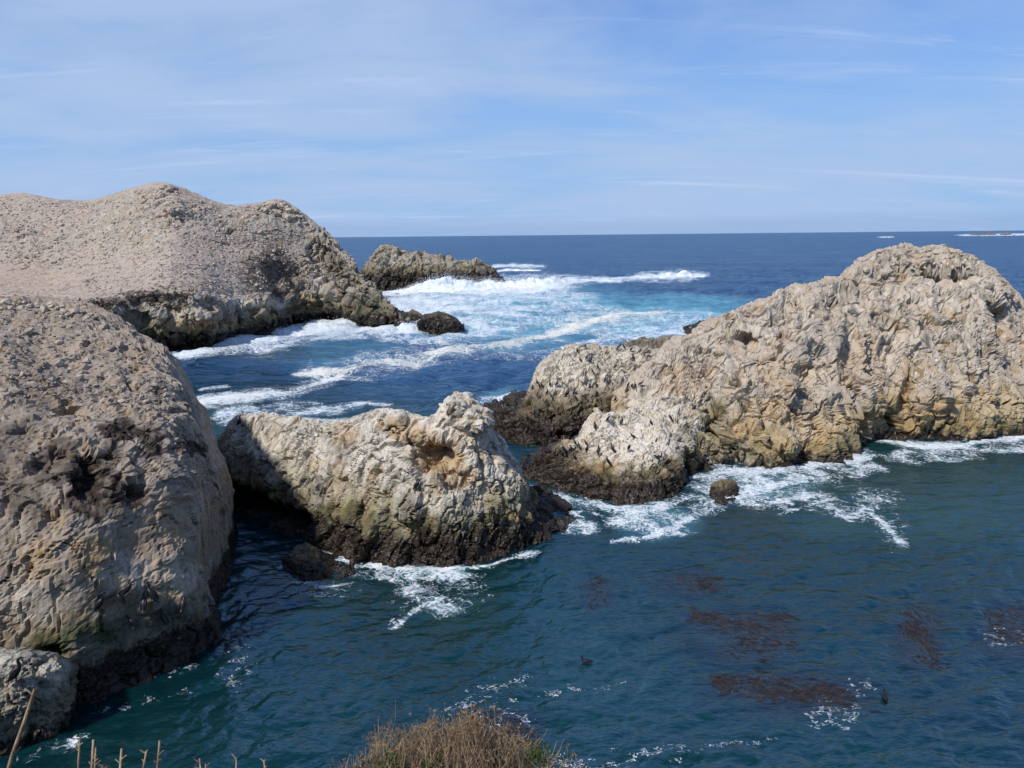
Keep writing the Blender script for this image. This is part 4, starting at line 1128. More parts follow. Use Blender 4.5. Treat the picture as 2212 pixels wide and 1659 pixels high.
breaker('large white breaking wave bursting in front of the far islet', [(838, 284, 0.8), (890, 290, 3.2), (930, 292, 5.4), (975, 295, 5.4), (1020, 299, 4.4), (1080, 303, 3.6), (1150, 306, 3.6), (1205, 311, 3.8), (1245, 316, 1.2)], 11.0, 330, 6500)
breaker('white crest breaking on open water right of the large wave', [(1325, 338, 0.4), (1390, 352, 1.2), (1450, 362, 2.8), (1495, 366, 2.6), (1520, 368, 0.5)], 5.0, 160, 700)
breaker('small white crest farthest out beyond the far islet', [(1062, 440, 0.6), (1085, 445, 1.4), (1120, 448, 1.0), (1170, 450, 0.5)], 4.0, 100, 250)
breaker('thin white crest trailing off the right end of the large wave', [(1245, 326, 0.6), (1280, 330, 1.2), (1310, 333, 1.0), (1340, 336, 0.3)], 3.5, 90, 250)
cand = np.where(solid > 0.3)[0]
for c in rng.choice(cand, 900):
    q = PW[c] + np.array((rng.normal(0, 0.5), rng.normal(0, 0.6), rng.exponential(0.3)))
    SV.append(tv * rng.uniform(0.02, 0.07) + q); SF.append(tf + 4 * len(SF))
spray = obj('spray', mesh_np('spray', np.concatenate(SV), np.concatenate(SF), simple('spray_white', (0.82, 0.84, 0.85), 0.9, 0.05, 1.0)))
tag(spray, kind='stuff')
# sea bed
bed_m = simple('sea_bed_sand', (0.010, 0.055, 0.062), 0.9, 0.3, 0.12)
Fb = np.array([[0, 1, 2, 3]])
bed = obj('sea_bed', mesh_np('sea_bed', np.array([(-300, -60, -4.5), (300, -60, -4.5), (300, 400, -4.5), (-300, 400, -4.5)]), Fb, bed_m))
tag(bed, kind='structure')
print('sea', round(time.time() - T0, 1))

# ------------------------------------------------------------------ bluff under the camera
def ground_z(x, y):
    return 18.35 - 0.45 * np.minimum(y, 4.4) - np.where(y > 4.4, (y - 4.4) * 3.2, 0) + 0.12 * np.sin(x * 1.7 + y) * np.cos(y * 1.3)


gx, gy = np.meshgrid(np.linspace(-30, 30, 120), np.concatenate([np.linspace(-25, 3, 40), np.linspace(3.2, 11, 60)]), indexing='ij')
gp = np.stack([gx, gy, ground_z(gx, gy)], -1).reshape(-1, 3)
gp[:, 2] += 0.18 * fbm(gp / 1.3, 3) * np.where(gp[:, 1] > 4, 1.0, 0.35)
gp[:, 1] += np.where(gp[:, 1] > 4.4, 0.5 * fbm(gp / 2.2 + 3, 3), 0)
bluff = obj('bluff', mesh_np('bluff', gp, grid_faces(120, 100), simple('bluff_soil', (0.16, 0.12, 0.08), 0.95, 0.35, 3.0, 0.5), False))
tag(bluff, kind='structure')

bpy.context.view_layer.update()
DG = bpy.context.evaluated_depsgraph_get()


def hit(px, py, names=None, step=0):
    """first surface seen at a measured place"""
    d = Vector(ray(px, py)); o = Vector(CO)
    ok, loc, nor, _, ob, _ = scene.ray_cast(DG, o, d)
    if not ok or (names and ob.name.split('.')[0] not in names): return None
    return loc, nor, ob.name


# ------------------------------------------------------------------ loose stones
M_stone = simple('loose_stone', (0.37, 0.315, 0.25), 0.9, 0.35, 1.5, 0.4)
M_scree = simple('scree_stone', (0.40, 0.325, 0.27), 0.9, 0.4, 0.6, 0.4)
_phi = (1 + 5 ** 0.5) / 2
ICO_V = np.array([(-1, _phi, 0), (1, _phi, 0), (-1, -_phi, 0), (1, -_phi, 0), (0, -1, _phi), (0, 1, _phi), (0, -1, -_phi), (0, 1, -_phi), (_phi, 0, -1), (_phi, 0, 1), (-_phi, 0, -1), (-_phi, 0, 1)]) / 1.902
ICO_F = np.array([(0, 11, 5), (0, 5, 1), (0, 1, 7), (0, 7, 10), (0, 10, 11), (1, 5, 9), (5, 11, 4), (11, 10, 2), (10, 7, 6), (7, 1, 8), (3, 9, 4), (3, 4, 2), (3, 2, 6), (3, 6, 8), (3, 8, 9), (4, 9, 5), (2, 4, 11), (6, 2, 10), (8, 6, 7), (9, 8, 1)])


def stone_verts(rg):
    v = ICO_V * rg.uniform(0.65, 1.15, (12, 1)) * np.array((1.0, rg.uniform(0.6, 0.95), rg.uniform(0.45, 0.8)))
    return v


stone_meshes = [mesh_np('stone', stone_verts(rng), ICO_F, M_stone) for _ in range(7)]


def in_poly(poly):
    poly = np.array(poly, float)
    lo, hi = poly.min(0), poly.max(0)
    while True:
        p = rng.uniform(lo, hi)
        x, y = poly[:, 0], poly[:, 1]
        x2, y2 = np.roll(x, -1), np.roll(y, -1)
        c = ((y > p[1]) != (y2 > p[1])) & (p[0] < (x2 - x) * (p[1] - y) / (y2 - y + 1e-9) + x)
        if c.sum() % 2: return p


def stones(n, poly, names, smin, smax, label, group):
    for _ in range(n):
        p = in_poly(poly)
        h = hit(p[0], p[1], names)
        if not h: continue
        sz = smin + (smax - smin) * rng.random() ** 2.2
        o = obj('loose_stone', stone_meshes[rng.integers(7)], None, h[0] + h[1] * sz * 0.12)
        o.scale = (sz, sz, sz)
        o.rotation_euler = (rng.uniform(-0.4, 0.4), rng.uniform(-0.4, 0.4), rng.uniform(0, 6.28))
        tag(o, label, 'stone', group)


def scree(name, n, poly, names, smin, smax, mat):
    V, Fc = [], []
    for _ in range(n):
        p = in_poly(poly)
        h = hit(p[0], p[1], names)
        if not h: continue
        sz = smin + (smax - smin) * rng.random() ** 2.0
        a = rng.uniform(0, 6.28)
        rm = np.array(((math.cos(a), -math.sin(a), 0), (math.sin(a), math.cos(a), 0), (0, 0, 1)))
        V.append((stone_verts(rng) * sz) @ rm.T + np.array(h[0]) + np.array(h[1]) * sz * 0.1)
        Fc.append(ICO_F + 12 * len(Fc))
    o = obj(name, mesh_np(name, np.concatenate(V), np.concatenate(Fc), mat))
    return tag(o, kind='stuff')


HILL_POLY = [(0, 425), (110, 434), (200, 436), (270, 418), (345, 404), (390, 412), (450, 437), (500, 450), (560, 442), (620, 442), (680, 490), (690, 560), (640, 600), (560, 650), (430, 630), (300, 640), (210, 640), (150, 585), (0, 570)]
scree('hill_scree', 4200, HILL_POLY, ('hill',), 0.12, 0.42, M_scree)
stones(110, HILL_POLY, ('hill',), 0.34, 0.8, 'pale loose stone lying on the dusty slope of the left hill', 'loose stones on the hill slope')
CREST = [(545, 441), (580, 438), (616, 440), (655, 468), (690, 505), (660, 500), (610, 465), (560, 460)]
stones(40, CREST, ('hill',), 0.55, 1.5, 'angular stone in the rubble on the right summit of the hill', 'rubble on the hill summit')
stones(10, [(335, 403), (362, 399), (400, 412), (380, 416), (345, 410)], ('hill',), 0.6, 1.2, 'stone on the highest peak of the left hill', 'stones on the highest peak')
CL_TOP = [(0, 655), (130, 662), (235, 690), (330, 760), (400, 850), (380, 900), (250, 880), (100, 860), (0, 870)]
scree('cliff_scree', 900, CL_TOP, ('sea_cliff',), 0.03, 0.16, simple('cliff_rubble', (0.27, 0.235, 0.19), 0.9, 0.35, 3.0, 0.4))
stones(70, CL_TOP, ('sea_cliff',), 0.12, 0.36, 'pale loose stone on the rubbly top of the near left cliff', 'loose stones on the near cliff')
stones(34, [(0, 652), (60, 654), (130, 660), (235, 690), (200, 690), (100, 672), (0, 670)], ('sea_cliff',), 0.2, 0.5, 'whitish stone in the row along the back edge of the near left cliff', 'stones along the back edge of the cliff')
stones(36, [(1850, 590), (1890, 556), (1960, 540), (2050, 546), (2110, 580), (2150, 625), (2000, 590), (1900, 600)], ('sea_stack',), 0.2, 0.5, 'small slab lying on the top of the largest rock', 'slabs on top of the largest rock')
print('stones', round(time.time() - T0, 1))

# ------------------------------------------------------------------ scrub on the hill (no single plant can be told apart)
M_scrub = simple('scrub_leaves', (0.11, 0.09, 0.06), 0.9, 0.5, 2.0)


def tufts(name, spots, mat, size, per=9):
    V, Fc = [], []
    for loc, nor in spots:
        sz = size * rng.uniform(0.6, 1.3)
        for _ in range(per):
            d = rng.normal(size=3); d[2] = abs(d[2]) + 0.5; d /= np.linalg.norm(d)
            t = np.cross(d, rng.normal(size=3)); t /= np.linalg.norm(t) + 1e-6
            b = np.array(loc) + rng.normal(size=3) * sz * 0.25
            w = sz * 0.16
            V += [b - t * w, b + t * w, b + d * sz + t * w * 0.4, b + d * sz - t * w * 0.4]
            k = len(V)
            Fc.append((k - 4, k - 3, k - 2, k - 1))
    o = obj(name, mesh_np(name, np.array(V), np.array(Fc), mat))
    return tag(o, kind='stuff')


spots = []
for n, poly in ((300, [(525, 590), (540, 555), (590, 540), (640, 560), (645, 600), (620, 640), (560, 650), (530, 625)]), (240, [(130, 655), (300, 635), (420, 620), (425, 650), (330, 660), (150, 668)]), (60, [(620, 655), (680, 660), (680, 690), (640, 690)])):
    for _ in range(n):
        p = in_poly(poly) + rng.normal(size=2) * 7; h = hit(p[0], p[1], ('hill',))
        if h: spots.append(h[:2])
tufts('hill_scrub', spots, M_scrub, 0.36)

# ------------------------------------------------------------------ kelp
M_kelp = simple('kelp', (0.024, 0.018, 0.016), 0.6, 0.5, 2.5)


def kelp(label, poly, n, flow, zlo=-0.20, zhi=0.004):
    V, Fc = [], []
    c0 = sea(*np.array(poly, float).mean(0))
    for _ in range(n):
        p = in_poly(poly)
        p = p + rng.normal(size=2) * np.array((9, 5))
        q = sea(*p)
        a = R(flow) + rng.normal() * 0.38
        L = rng.uniform(0.4, 1.5); w = rng.uniform(0.018, 0.055)
        d = np.array((math.cos(a), math.sin(a), 0)); t = np.array((-d[1], d[0], 0.25))
        z = rng.uniform(zlo, zhi)
        pts = [q + d * L * (f - 0.5) + np.array((0, 0, z + 0.05 * math.sin(f * 5 + p[0]))) + t * 0.08 * math.sin(f * 4 + p[1]) for f in (0, 0.5, 1)]
        k = len(V)
        for j, pt in enumerate(pts):
            ww = w * (0.5, 1, 0.3)[j]
            V += [pt - t * ww - c0, pt + t * ww - c0]
        Fc += [(k, k + 2, k + 3, k + 1), (k + 2, k + 4, k + 5, k + 3)]
    o = obj('kelp_patch', mesh_np('kelp_patch', np.array(V), np.array(Fc), M_kelp), None, c0)
    tag(o, label, 'kelp', 'kelp patches in the cove')


kelp('large wing-shaped brown kelp patch in the middle of the cove', [(1450, 1308), (1530, 1320), (1600, 1350), (1630, 1320), (1690, 1320), (1725, 1370), (1728, 1400), (1680, 1412), (1655, 1442), (1640, 1408), (1560, 1430), (1600, 1388), (1545, 1352), (1480, 1338)], 2600, -25)
kelp('long brown kelp patch nearest the viewer, flecked with foam', [(1530, 1475), (1560, 1460), (1700, 1465), (1780, 1470), (1860, 1510), (1885, 1545), (1800, 1525), (1740, 1515), (1650, 1510), (1570, 1495)], 2600, -10)
kelp('small brown kelp streak farthest from the viewer', [(1430, 1245), (1490, 1252), (1545, 1248), (1555, 1285), (1520, 1270), (1450, 1258)], 700, -15)
kelp('narrow upright brown kelp patch near the right edge', [(1945, 1330), (1975, 1315), (2010, 1330), (1995, 1360), (2020, 1400), (2020, 1440), (1980, 1435), (1990, 1400), (1955, 1365)], 1100, -70)
kelp('brown kelp patch with white glints cut by the right frame edge', [(2120, 1345), (2150, 1318), (2230, 1320), (2250, 1430), (2180, 1400), (2150, 1375)], 1200, -50)
kelp('faint reddish kelp wisp below the tip of the middle islet', [(1268, 1310), (1290, 1250), (1308, 1252), (1300, 1285), (1310, 1312)], 350, 60)
kelp('dark kelp clump under foam flecks behind the dry bush', [(1030, 1550), (1080, 1540), (1130, 1560), (1170, 1620), (1080, 1600)], 700, -30)
print('kelp', round(time.time() - T0, 1))

# ------------------------------------------------------------------ birds
M_bird = simple('cormorant_plumage', (0.013, 0.012, 0.013), 0.45, 0.3, 20.0, 0, 0.4)
M_brown = simple('young_plumage', (0.045, 0.034, 0.026), 0.6, 0.3, 20.0)
M_bill = simple('bill_and_feet', (0.05, 0.045, 0.04), 0.5, 0.2, 20.0)
M_gull = simple('gull_white', (0.75, 0.74, 0.72), 0.7, 0.08, 10.0)
M_gullw = simple('gull_grey', (0.16, 0.17, 0.18), 0.7, 0.1, 10.0)


def sweep(pts, n=10):
    """closed body along a side-view line of (x, z, half width, half depth)"""
    P = np.array(pts, float)
    t = np.arange(len(P)); xs = np.linspace(0, len(P) - 1, len(P) * 2 - 1)
    P = hermite(P, t.astype(float), xs)
    P[:, 2:] = np.maximum(P[:, 2:], 0.003)
    d = np.gradient(P[:, :2], axis=0); d /= np.linalg.norm(d, axis=1)[:, None] + 1e-9
    a = np.linspace(0, 2 * np.pi, n, endpoint=False)
    V = []
    for (x, z, w, h), (dx, dz) in zip(P, d):
        V.append(np.stack([x - dz * np.sin(a) * h * 1.1, np.cos(a) * w * 1.15, z + dx * np.sin(a) * h * 1.1], 1))
    m = len(V); V = np.concatenate(V)
    i = np.arange(m * n).reshape(m, n); j = np.roll(i, -1, 1)
    F = np.stack([i[:-1], j[:-1], j[1:], i[1:]], -1).reshape(-1, 4)
    V = np.concatenate([V, V[:n].mean(0)[None], V[-n:].mean(0)[None]])
    caps = np.array([[j[0, k], i[0, k], m * n, m * n] for k in range(n)] + [[i[-1, k], j[-1, k], m * n + 1, m * n + 1] for k in range(n)])
    return V, F, caps


def body_mesh(name, pts, mat):
    V, F, caps = sweep(pts)
    faces = [tuple(f) for f in F.tolist()] + [tuple(f[:3]) for f in caps.tolist()]
    me = bpy.data.meshes.new(name)
    me.from_pydata(V.tolist(), [], faces); me.materials.append(mat)
    me.polygons.foreach_set('use_smooth', [True] * len(faces)); me.update()
    return me


TORSO = [(-0.27, 0.03, 0.030, 0.008), (-0.20, 0.08, 0.042, 0.02), (-0.13, 0.15, 0.075, 0.06), (-0.05, 0.26, 0.105, 0.10), (0.02, 0.37, 0.105, 0.10), (0.07, 0.45, 0.075, 0.075)]
POSES = {
    'upright': TORSO + [(0.09, 0.53, 0.045, 0.045), (0.075, 0.60, 0.034, 0.034), (0.085, 0.665, 0.034, 0.036), (0.13, 0.705, 0.038, 0.038), (0.18, 0.705, 0.026, 0.024), (0.21, 0.70, 0.010, 0.012), (0.28, 0.69, 0.005, 0.006)],
    'turned': TORSO + [(0.08, 0.52, 0.05, 0.05), (0.05, 0.58, 0.038, 0.038), (0.02, 0.635, 0.036, 0.036), (-0.02, 0.665, 0.036, 0.036), (-0.06, 0.66, 0.026, 0.022), (-0.09, 0.65, 0.010, 0.012), (-0.15, 0.63, 0.005, 0.006)],
    'hunched': TORSO + [(0.10, 0.50, 0.058, 0.058), (0.115, 0.54, 0.048, 0.048), (0.15, 0.565, 0.042, 0.042), (0.195, 0.56, 0.028, 0.026), (0.225, 0.55, 0.010, 0.012), (0.29, 0.53, 0.005, 0.006)],
    'preening': TORSO + [(0.11, 0.50, 0.05, 0.05), (0.13, 0.55, 0.04, 0.04), (0.10, 0.60, 0.036, 0.036), (0.04, 0.60, 0.038, 0.038), (-0.005, 0.56, 0.026, 0.024), (-0.03, 0.53, 0.01, 0.012), (-0.07, 0.47, 0.005, 0.006)],
    'leaning': [(-0.34, 0.14, 0.03, 0.008), (-0.26, 0.16, 0.042, 0.02), (-0.18, 0.19, 0.075, 0.06), (-0.07, 0.25, 0.105, 0.095), (0.05, 0.32, 0.105, 0.095), (0.14, 0.38, 0.07, 0.07), (0.19, 0.45, 0.045, 0.045), (0.20, 0.52, 0.035, 0.035), (0.23, 0.57, 0.037, 0.037), (0.28, 0.575, 0.026, 0.024), (0.31, 0.57, 0.01, 0.012), (0.37, 0.56, 0.005, 0.006)],
    'swimming': [(-0.36, 0.05, 0.03, 0.01), (-0.27, 0.04, 0.06, 0.03), (-0.14, 0.03, 0.11, 0.07), (0.02, 0.03, 0.12, 0.08), (0.14, 0.05, 0.09, 0.07), (0.20, 0.11, 0.05, 0.05), (0.20, 0.20, 0.034, 0.034), (0.20, 0.28, 0.034, 0.034), (0.24, 0.32, 0.038, 0.036), (0.29, 0.32, 0.026, 0.022), (0.32, 0.32, 0.01, 0.01), (0.38, 0.32, 0.005, 0.005)],
}
BODY = {k: body_mesh('cormorant', v, M_bird) for k, v in POSES.items()}
BODYB = {k: body_mesh('cormorant_young', v, M_brown) for k, v in POSES.items() if k in ('upright', 'hunched', 'preening')}


def limb_mesh(name, pts, mat, n=6):
    return body_mesh(name, pts, mat)


LEG = body_mesh('leg', [(-0.03, 0.20, 0.018, 0.018), (-0.02, 0.10, 0.010, 0.010), (-0.03, 0.01, 0.012, 0.012), (0.03, 0.0, 0.03, 0.006), (0.08, -0.005, 0.035, 0.004)], M_bill)
WING = body_mesh('wing', [(-0.22, 0.09, 0.006, 0.015), (-0.15, 0.17, 0.016, 0.05), (-0.07, 0.28, 0.022, 0.085), (0.0, 0.38, 0.02, 0.07), (0.04, 0.44, 0.008, 0.03)], M_bird)


def bird(px, py, hpx, pose, face, label, group, near=False, young=False):
    """px, py: where its feet are seen; hpx: its seen height; face: heading in degrees (0 = away to the right)"""
    h = hit(px, py)
    if not h: return
    loc, nor, _ = h
    dist = (loc - Vector(CO)).length
    k = max(0.66, min(1.0, hpx / F_D * dist / 0.80)) / 0.71
    z = Vector((nor.x, nor.y, 0)) * 0.12 + (Vector(CO) - loc).normalized() * 0.12
    o = obj('cormorant', (BODYB if young and pose in BODYB else BODY)[pose], None, loc + z + Vector((0, 0, -0.02)))
    o.scale = (k, k, k); o.rotation_euler = (0, 0, R(face))
    tag(o, label, 'cormorant', group)
    if near:
        for sgn in (-1, 1):
            a = obj('leg', LEG, o, (0, 0.045 * sgn, 0))
            b = obj('wing', WING, o, (0, 0.088 * sgn, 0))


ORD = ['first', 'second', 'third', 'fourth', 'fifth', 'sixth', 'seventh', 'eighth', 'ninth', 'tenth', 'eleventh', 'twelfth', 'thirteenth', 'fourteenth', 'fifteenth', 'sixteenth', 'seventeenth', 'eighteenth', 'nineteenth', 'twentieth']


def flock(reg, zoom, items, place, group, near=False):
    items = sorted(items, key=lambda q: q[0])
    cyc = ('upright', 'hunched', 'turned', 'upright', 'leaning', 'preening')
    for i, it in enumerate(items):
        x, yt, yb = it[:3]
        pose = it[3] if len(it) > 3 and it[3] else cyc[rng.integers(6)]
        young = len(it) > 4
        px = (reg[0] + x / zoom) * W_D / 2560; py = (reg[1] + yb / zoom) * W_D / 2560
        hpx = (yb - yt) / zoom * W_D / 2560
        face = rng.uniform(0, 360)
        look = {'preening': 'preening ', 'hunched': 'hunched ', 'leaning': 'leaning '}.get(pose, 'upright ')
        n = ORD[i] + ' from left' if len(items) > 1 else ''
        if i == len(items) - 1 and len(items) > 1: n = 'rightmost'
        if i == 0 and len(items) > 1: n = 'leftmost'
        bird(px, py - 1, hpx, pose, face, f"{look}{'brownish' if young else 'black'} cormorant, {n} {place}", group, near, young)


G_ = 'cormorants perched on the rocks'
Z2, Z3 = (1200, 820), (1300, 1000)
flock(Z2, 4.608, [(1122, 252, 290, 'preening'), (1580, 215, 264, 'hunched'), (1606, 195, 232, 'upright'), (1658, 200, 250, 'upright'), (1737, 240, 274, 'hunched')], "along the bird islet's crest", G_)
flock(Z2, 4.608, [(1160, 350, 400, 'hunched'), (1228, 312, 370, 'preening'), (1271, 335, 405, 'upright'), (1345, 430, 475), (1213, 500, 552, 'hunched', 1), (1300, 480, 528, 'leaning'), (1557, 415, 478, 'upright'), (1436, 565, 630, 'upright')], "on the bird islet's pale upper face", G_)
flock(Z2, 4.608, [(605, 660, 715, 'preening', 1), (667, 600, 660, 'upright'), (680, 655, 705), (712, 640, 700, 'upright'), (808, 618, 682, 'turned'), (897, 605, 672, 'upright'), (1265, 650, 700), (1335, 635, 690)], "in the bird islet's upper row", G_)
flock(Z2, 4.608, [(660, 750, 800, 'preening'), (773, 712, 775, 'turned'), (820, 780, 815, 'leaning'), (870, 728, 785, 'upright'), (1000, 715, 800, 'upright'), (1093, 700, 765, 'upright'), (1115, 790, 840), (1200, 770, 830), (1337, 735, 785, 'hunched'), (1340, 800, 860, 'hunched'), (750, 845, 880, 'leaning')], "in the bird islet's lower row", G_)
flock(Z2, 4.608, [(1570, 800, 855), (1695, 680, 750), (1715, 655, 685, 'hunched'), (1760, 655, 695, 'leaning'), (1795, 645, 700, 'upright'), (1847, 622, 670, 'leaning')], "in the dark saddle right of the bird islet", G_)
flock(Z3, 4.608, [(935, 88, 155, 'turned'), (1015, 185, 255, 'hunched'), (1158, 208, 288, 'turned'), (865, 255, 340, 'preening'), (1518, 230, 300, 'hunched'), (1725, 180, 240, 'hunched'), (1315, 392, 452, 'leaning')], "near the white lobe's top edge", G_)
flock(Z3, 4.608, [(770, 530, 620, 'turned'), (905, 532, 625, 'turned'), (1065, 515, 605, 'upright'), (1250, 508, 590, 'hunched'), (1018, 662, 752, 'upright')], "across the white lobe's middle", G_)
flock(Z3, 4.608, [(675, 490, 560), (632, 485, 530), (760, 500, 532, 'hunched', 1), (620, 540, 605), (580, 550, 600), (508, 540, 595), (490, 585, 640), (465, 560, 620), (410, 568, 640, 'upright'), (340, 562, 615, 'hunched'), (300, 590, 630, 'leaning'), (245, 585, 660, 'upright'), (512, 600, 660, 'leaning'), (635, 625, 700, 'upright')], "crowding the white lobe's left shoulder", G_)
flock((1600, 560), 2.304, [(712, 1140, 1180, 'upright'), (742, 1225, 1272, 'leaning')], 'at the foot of the largest rock', G_)
flock((200, 1400), 6.144, [(325, 572, 770, 'upright'), (615, 515, 665, 'preening'), (745, 350, 525, 'hunched'), (988, 570, 765, 'upright'), (1115, 408, 635, 'upright'), (1580, 590, 760, 'hunched'), (840, 850, 1020, 'leaning'), (1280, 800, 985, 'upright'), (1495, 1040, 1185, 'upright')], "on the near left cliff's lower face", G_, True)
flock((0, 1640), 3.072, [(140, 48, 190, 'upright')], '', G_, True)
lastb = [o for o in COL.objects if o.name.startswith('cormorant')][-1]
lastb['label'] = 'lone upright cormorant on the low pale rock in the lower left corner'
flock((1100, 1180), 6.144, [(785, 535, 660, 'hunched'), (965, 620, 700, 'preening'), (915, 740, 860, 'hunched'), (1245, 640, 750, 'upright'), (1205, 790, 900, 'upright')], "low on the middle islet's right end", G_, True)
flock((520, 960), 2.304, [(1212, 550, 608, 'preening')], '', G_, True)
lastb = [o for o in COL.objects if o.name.startswith('cormorant')][-1]
lastb['label'] = 'lone preening cormorant beside the ochre hollow of the middle islet'
flock((520, 960), 2.304, [(182, 195, 245, 'upright')], '', G_)
lastb = [o for o in COL.objects if o.name.startswith('cormorant')][-1]
lastb['label'] = 'lone cormorant on the left top of the middle islet beside the cliff'

for (x, y, face, lab) in ((205, 132, 180, 'cormorant swimming with raised neck, left of the kelp'), (1998, 345, 75, 'dark cormorant swimming at the right, beyond the nearest kelp patch')):
    p = sea((1380 + x / 2.404) * W_D / 2560, (1600 + y / 2.404) * W_D / 2560)
    o = obj('cormorant', BODY['swimming'], None, Vector(p) + Vector((0, 0, 0.02)))
    o.rotation_euler = (0, 0, R(face)); o.scale = (0.95, 0.95, 0.95)
    tag(o, lab, 'cormorant', 'cormorants swimming in the cove')
# gull on the crest of the bird islet
gb = body_mesh('gull', [(-0.30, 0.16, 0.02, 0.008), (-0.2, 0.17, 0.05, 0.03), (-0.08, 0.18, 0.09, 0.08), (0.04, 0.21, 0.095, 0.09), (0.12, 0.26, 0.06, 0.06), (0.16, 0.32, 0.045, 0.045), (0.20, 0.35, 0.045, 0.045), (0.25, 0.34, 0.02, 0.02), (0.30, 0.33, 0.006, 0.008)], M_gull)
gw = body_mesh('wing', [(-0.36, 0.17, 0.006, 0.012), (-0.2, 0.20, 0.015, 0.045), (-0.05, 0.23, 0.02, 0.06), (0.05, 0.24, 0.008, 0.03)], M_gullw)
h = hit((1200 + 965 / 4.608) * W_D / 2560, (820 + 262 / 4.608) * W_D / 2560)
if h:
    o = obj('gull', gb, None, h[0] - Vector((0, 0, 0.02)))
    o.rotation_euler = (0, 0, R(170)); o.scale = (1.25, 1.25, 1.25)
    tag(o, 'white gull with dark wings standing on the left crest of the bird islet', 'gull')
    for sgn in (-1, 1):
        obj('wing', gw, o, (0, 0.075 * sgn, 0.01)); obj('leg', LEG, o, (0, 0.04 * sgn, 0))
print('birds', round(time.time() - T0, 1))

# ------------------------------------------------------------------ dry bush and stalks on the bluff edge
M_twig = simple('dry_twig', (0.25, 0.185, 0.12), 0.85, 0.6, 14.0)
M_seed = simple('dry_seed', (0.22, 0.15, 0.09), 0.9, 0.4, 60.0)
M_leaf = simple('green_leaf', (0.075, 0.10, 0.028), 0.7, 0.4, 30.0)


def tubes(paths, radii, sides=3):
    """many thin tapering sticks as one mesh: paths (n,k,3), radii (n,k)"""
    P = np.asarray(paths, float); n, k, _ = P.shape
    d = np.gradient(P, axis=1); d /= np.linalg.norm(d, axis=2, keepdims=True) + 1e-9
    ref = np.where(np.abs(d[..., 2:3]) < 0.9, np.array((0, 0, 1.0)), np.array((1.0, 0, 0)))
    u = np.cross(d, ref); u /= np.linalg.norm(u, axis=2, keepdims=True) + 1e-9
    v = np.cross(d, u)
    a = np.arange(sides) * 2 * np.pi / sides
    V = P[:, :, None] + np.asarray(radii)[:, :, None, None] * (u[:, :, None] * np.cos(a)[:, None] + v[:, :, None] * np.sin(a)[:, None])
    i = np.arange(n * k * sides).reshape(n, k, sides); j = np.roll(i, -1, 2)
    F = np.stack([i[:, :-1], j[:, :-1], j[:, 1:], i[:, 1:]], -1).reshape(-1, 4)
    return V.reshape(-1, 3), F


BY = 3.9
b0 = at(1000, 1640, BY); b0[2] = ground_z(b0[0], BY)
bush = obj('dry_bush', None, None, b0)
tag(bush, 'dry brown twiggy bush with green tufts at the bottom edge', 'bush')
env_x = [720, 780, 810, 850, 900, 960, 1000, 1040, 1090, 1130, 1170, 1210, 1250, 1270]
env_y = [1650, 1625, 1590, 1572, 1575, 1560, 1548, 1560, 1580, 1600, 1610, 1625, 1640, 1655]
paths, rad_, tips = [], [], []
for _ in range(1150):
    px = rng.normal(1000, 125)
    if px < 725 or px > 1265: continue
    if (px < 800 or px > 1130) and rng.random() < 0.55: continue
    top = np.interp(px, env_x, env_y) + abs(rng.normal(0, 40)) - (34 * rng.random() if rng.random() < 0.10 else 2) + 10 * math.sin(px * 0.06)
    Yt = BY + rng.normal(0, 0.16)
    tip = at(px, top, Yt)
    bx = b0[0] + (tip[0] - b0[0]) * 0.72 + rng.normal(0, 0.05); by = BY + (Yt - BY) * 0.6 + rng.normal(0, 0.05)
    root = np.array((bx, by, ground_z(bx, by) - 0.05))
    lean = rng.normal(0, 0.11, 3); lean[2] = 0
    f = np.linspace(0, 1, 6)[:, None]
    pth = root + (tip - root) * f + lean * np.sin(f * np.pi) + rng.normal(0, 0.008, (6, 3)) * f
    r0 = rng.uniform(0.0018, 0.0038)
    paths.append(pth - b0); rad_.append(r0 * np.linspace(1, 0.5, 6)); tips.append(pth[-1])
    for _ in range(rng.integers(1, 4)):
        t = rng.uniform(0.5, 0.95); q = root + (tip - root) * t + lean * math.sin(t * math.pi)
        d = (tip - root) / np.linalg.norm(tip - root) + rng.normal(0, 0.55, 3); d /= np.linalg.norm(d)
        L = rng.uniform(0.04, 0.13)
        f2 = np.linspace(0, 1, 6)[:, None]
        paths.append(q + d * L * f2 + np.array((0, 0, 0.03)) * f2 ** 2 - b0); rad_.append(r0 * 0.6 * np.linspace(1, 0.5, 6))
        tips.append(q + d * L)
V, F = tubes(paths, rad_)
tw = obj('twigs', mesh_np('twigs', V, F, M_twig), bush); tw['kind'] = 'stuff'
paths, rad_ = [], []
for t in tips:
    if rng.random() < 0.45:
        for _ in range(5):
            d = rng.normal(0, 0.6, 3) + np.array((0, 0, 0.8)); d /= np.linalg.norm(d)
            L = rng.uniform(0.008, 0.02)
            paths.append([t - b0, t - b0 + d * L * 0.5, t - b0 + d * L]); rad_.append([0.0012, 0.003, 0.0016])
V, F = tubes(paths, rad_)
sd = obj('seed_heads', mesh_np('seed_heads', V, F, M_seed), bush); sd['kind'] = 'stuff'
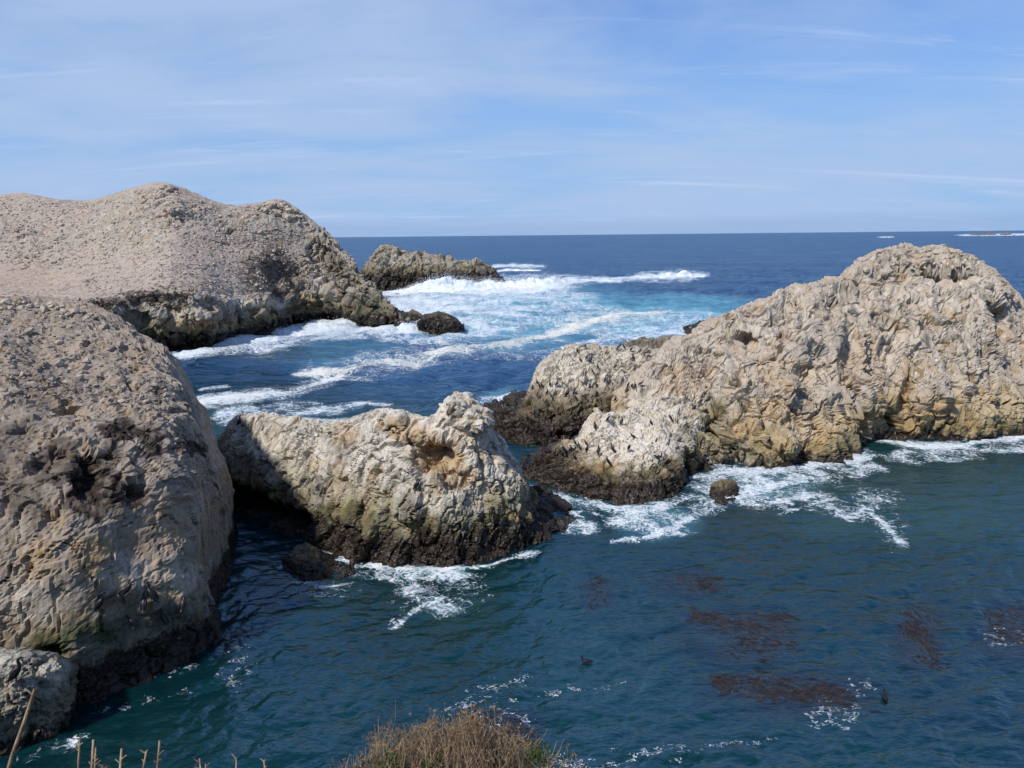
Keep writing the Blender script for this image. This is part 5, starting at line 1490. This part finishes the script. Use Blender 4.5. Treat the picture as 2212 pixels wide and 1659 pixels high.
for cx, cy, rx in ((840, 1648, 42), (1160, 1640, 34), (930, 1660, 26)):
    V, Fc = [], []
    for _ in range(420):
        px = rng.normal(cx, rx * 0.5); py = rng.normal(cy, 15)
        q = at(px, py, BY - 0.18 + rng.normal(0, 0.05)) - b0
        d = rng.normal(0, 0.5, 3) + np.array((0, 0, 0.7)); d /= np.linalg.norm(d)
        t = np.cross(d, rng.normal(size=3)); t /= np.linalg.norm(t)
        L = rng.uniform(0.015, 0.035); k = len(V)
        V += [q, q + d * L * 0.5 + t * 0.004, q + d * L, q + d * L * 0.5 - t * 0.004]; Fc.append((k, k + 1, k + 2, k + 3))
    lf = obj('leaf_tuft', mesh_np('leaf_tuft', np.array(V), np.array(Fc), M_leaf), bush); lf['kind'] = 'stuff'

stalks = [((265, 248), (80, 860), 1.5, 'tall leaning'), ((617, 592), (606, 860), 1.0, 'straight'), ((727, 640), (700, 860), 1.1, 'straight'), ((748, 700), (732, 860), 0.9, 'short'), ((793, 832), (793, 880), 0.9, 'stub'), ((933, 712), (928, 860), 1.1, 'straight'),
          ((1117, 728), (1095, 860), 1.0, 'forked'), ((1226, 655), (1212, 860), 1.15, 'forked'), ((1535, 812), (1541, 880), 0.9, 'short'), ((1583, 838), (1588, 890), 0.7, 'stub'), ((1816, 778), (1816, 860), 0.8, 'thin'), ((2025, 802), (2034, 870), 0.9, 'short')]
for i, (tp, bt, th, kind_) in enumerate(stalks):
    cv_ = lambda q: ((q[0] / 3.072) * 0.86406, (1640 + q[1] / 3.072) * 0.86406)
    Ys = 2.55 + 0.12 * math.sin(i * 2.3)
    a = at(*cv_(tp), Ys); b = at(*cv_(bt), Ys - 0.05)
    d = b - a; d /= np.linalg.norm(d)
    L = np.linalg.norm(b - a)
    root = b.copy()
    while root[2] > ground_z(root[0], root[1]) - 0.05: root = root + d * 0.03
    f = np.linspace(0, 1, 10)[:, None]
    pth = root + (a - root) * f + rng.normal(0, 0.0025, (10, 3))
    paths = [pth - root]; rad_ = [0.0046 * th * np.linspace(1.25, 0.8, 10)]
    for _ in range(3 if th > 0.85 else 1):
        t = 1 - rng.uniform(0.02, 0.9) * min(1.0, L / np.linalg.norm(a - root))
        q = root + (a - root) * t - root
        dd = np.array((rng.choice((-1, 1)) * 0.8, rng.normal(0, 0.3), 0.7)); dd /= np.linalg.norm(dd)
        paths.append(q + dd * rng.uniform(0.012, 0.03) * np.linspace(0, 1, 10)[:, None]); rad_.append(0.0026 * th * np.linspace(1, 0.7, 10))
    V, F = tubes(paths, rad_, 6)
    o = obj('dry_stalk', mesh_np('dry_stalk', V, F, M_twig, True), None, root)
    tag(o, f"{kind_} dry tan stalk, {ORD[i]} from the left along the bottom edge", 'stalk', 'dry stalks along the bottom edge')
print('done', round(time.time() - T0, 1))
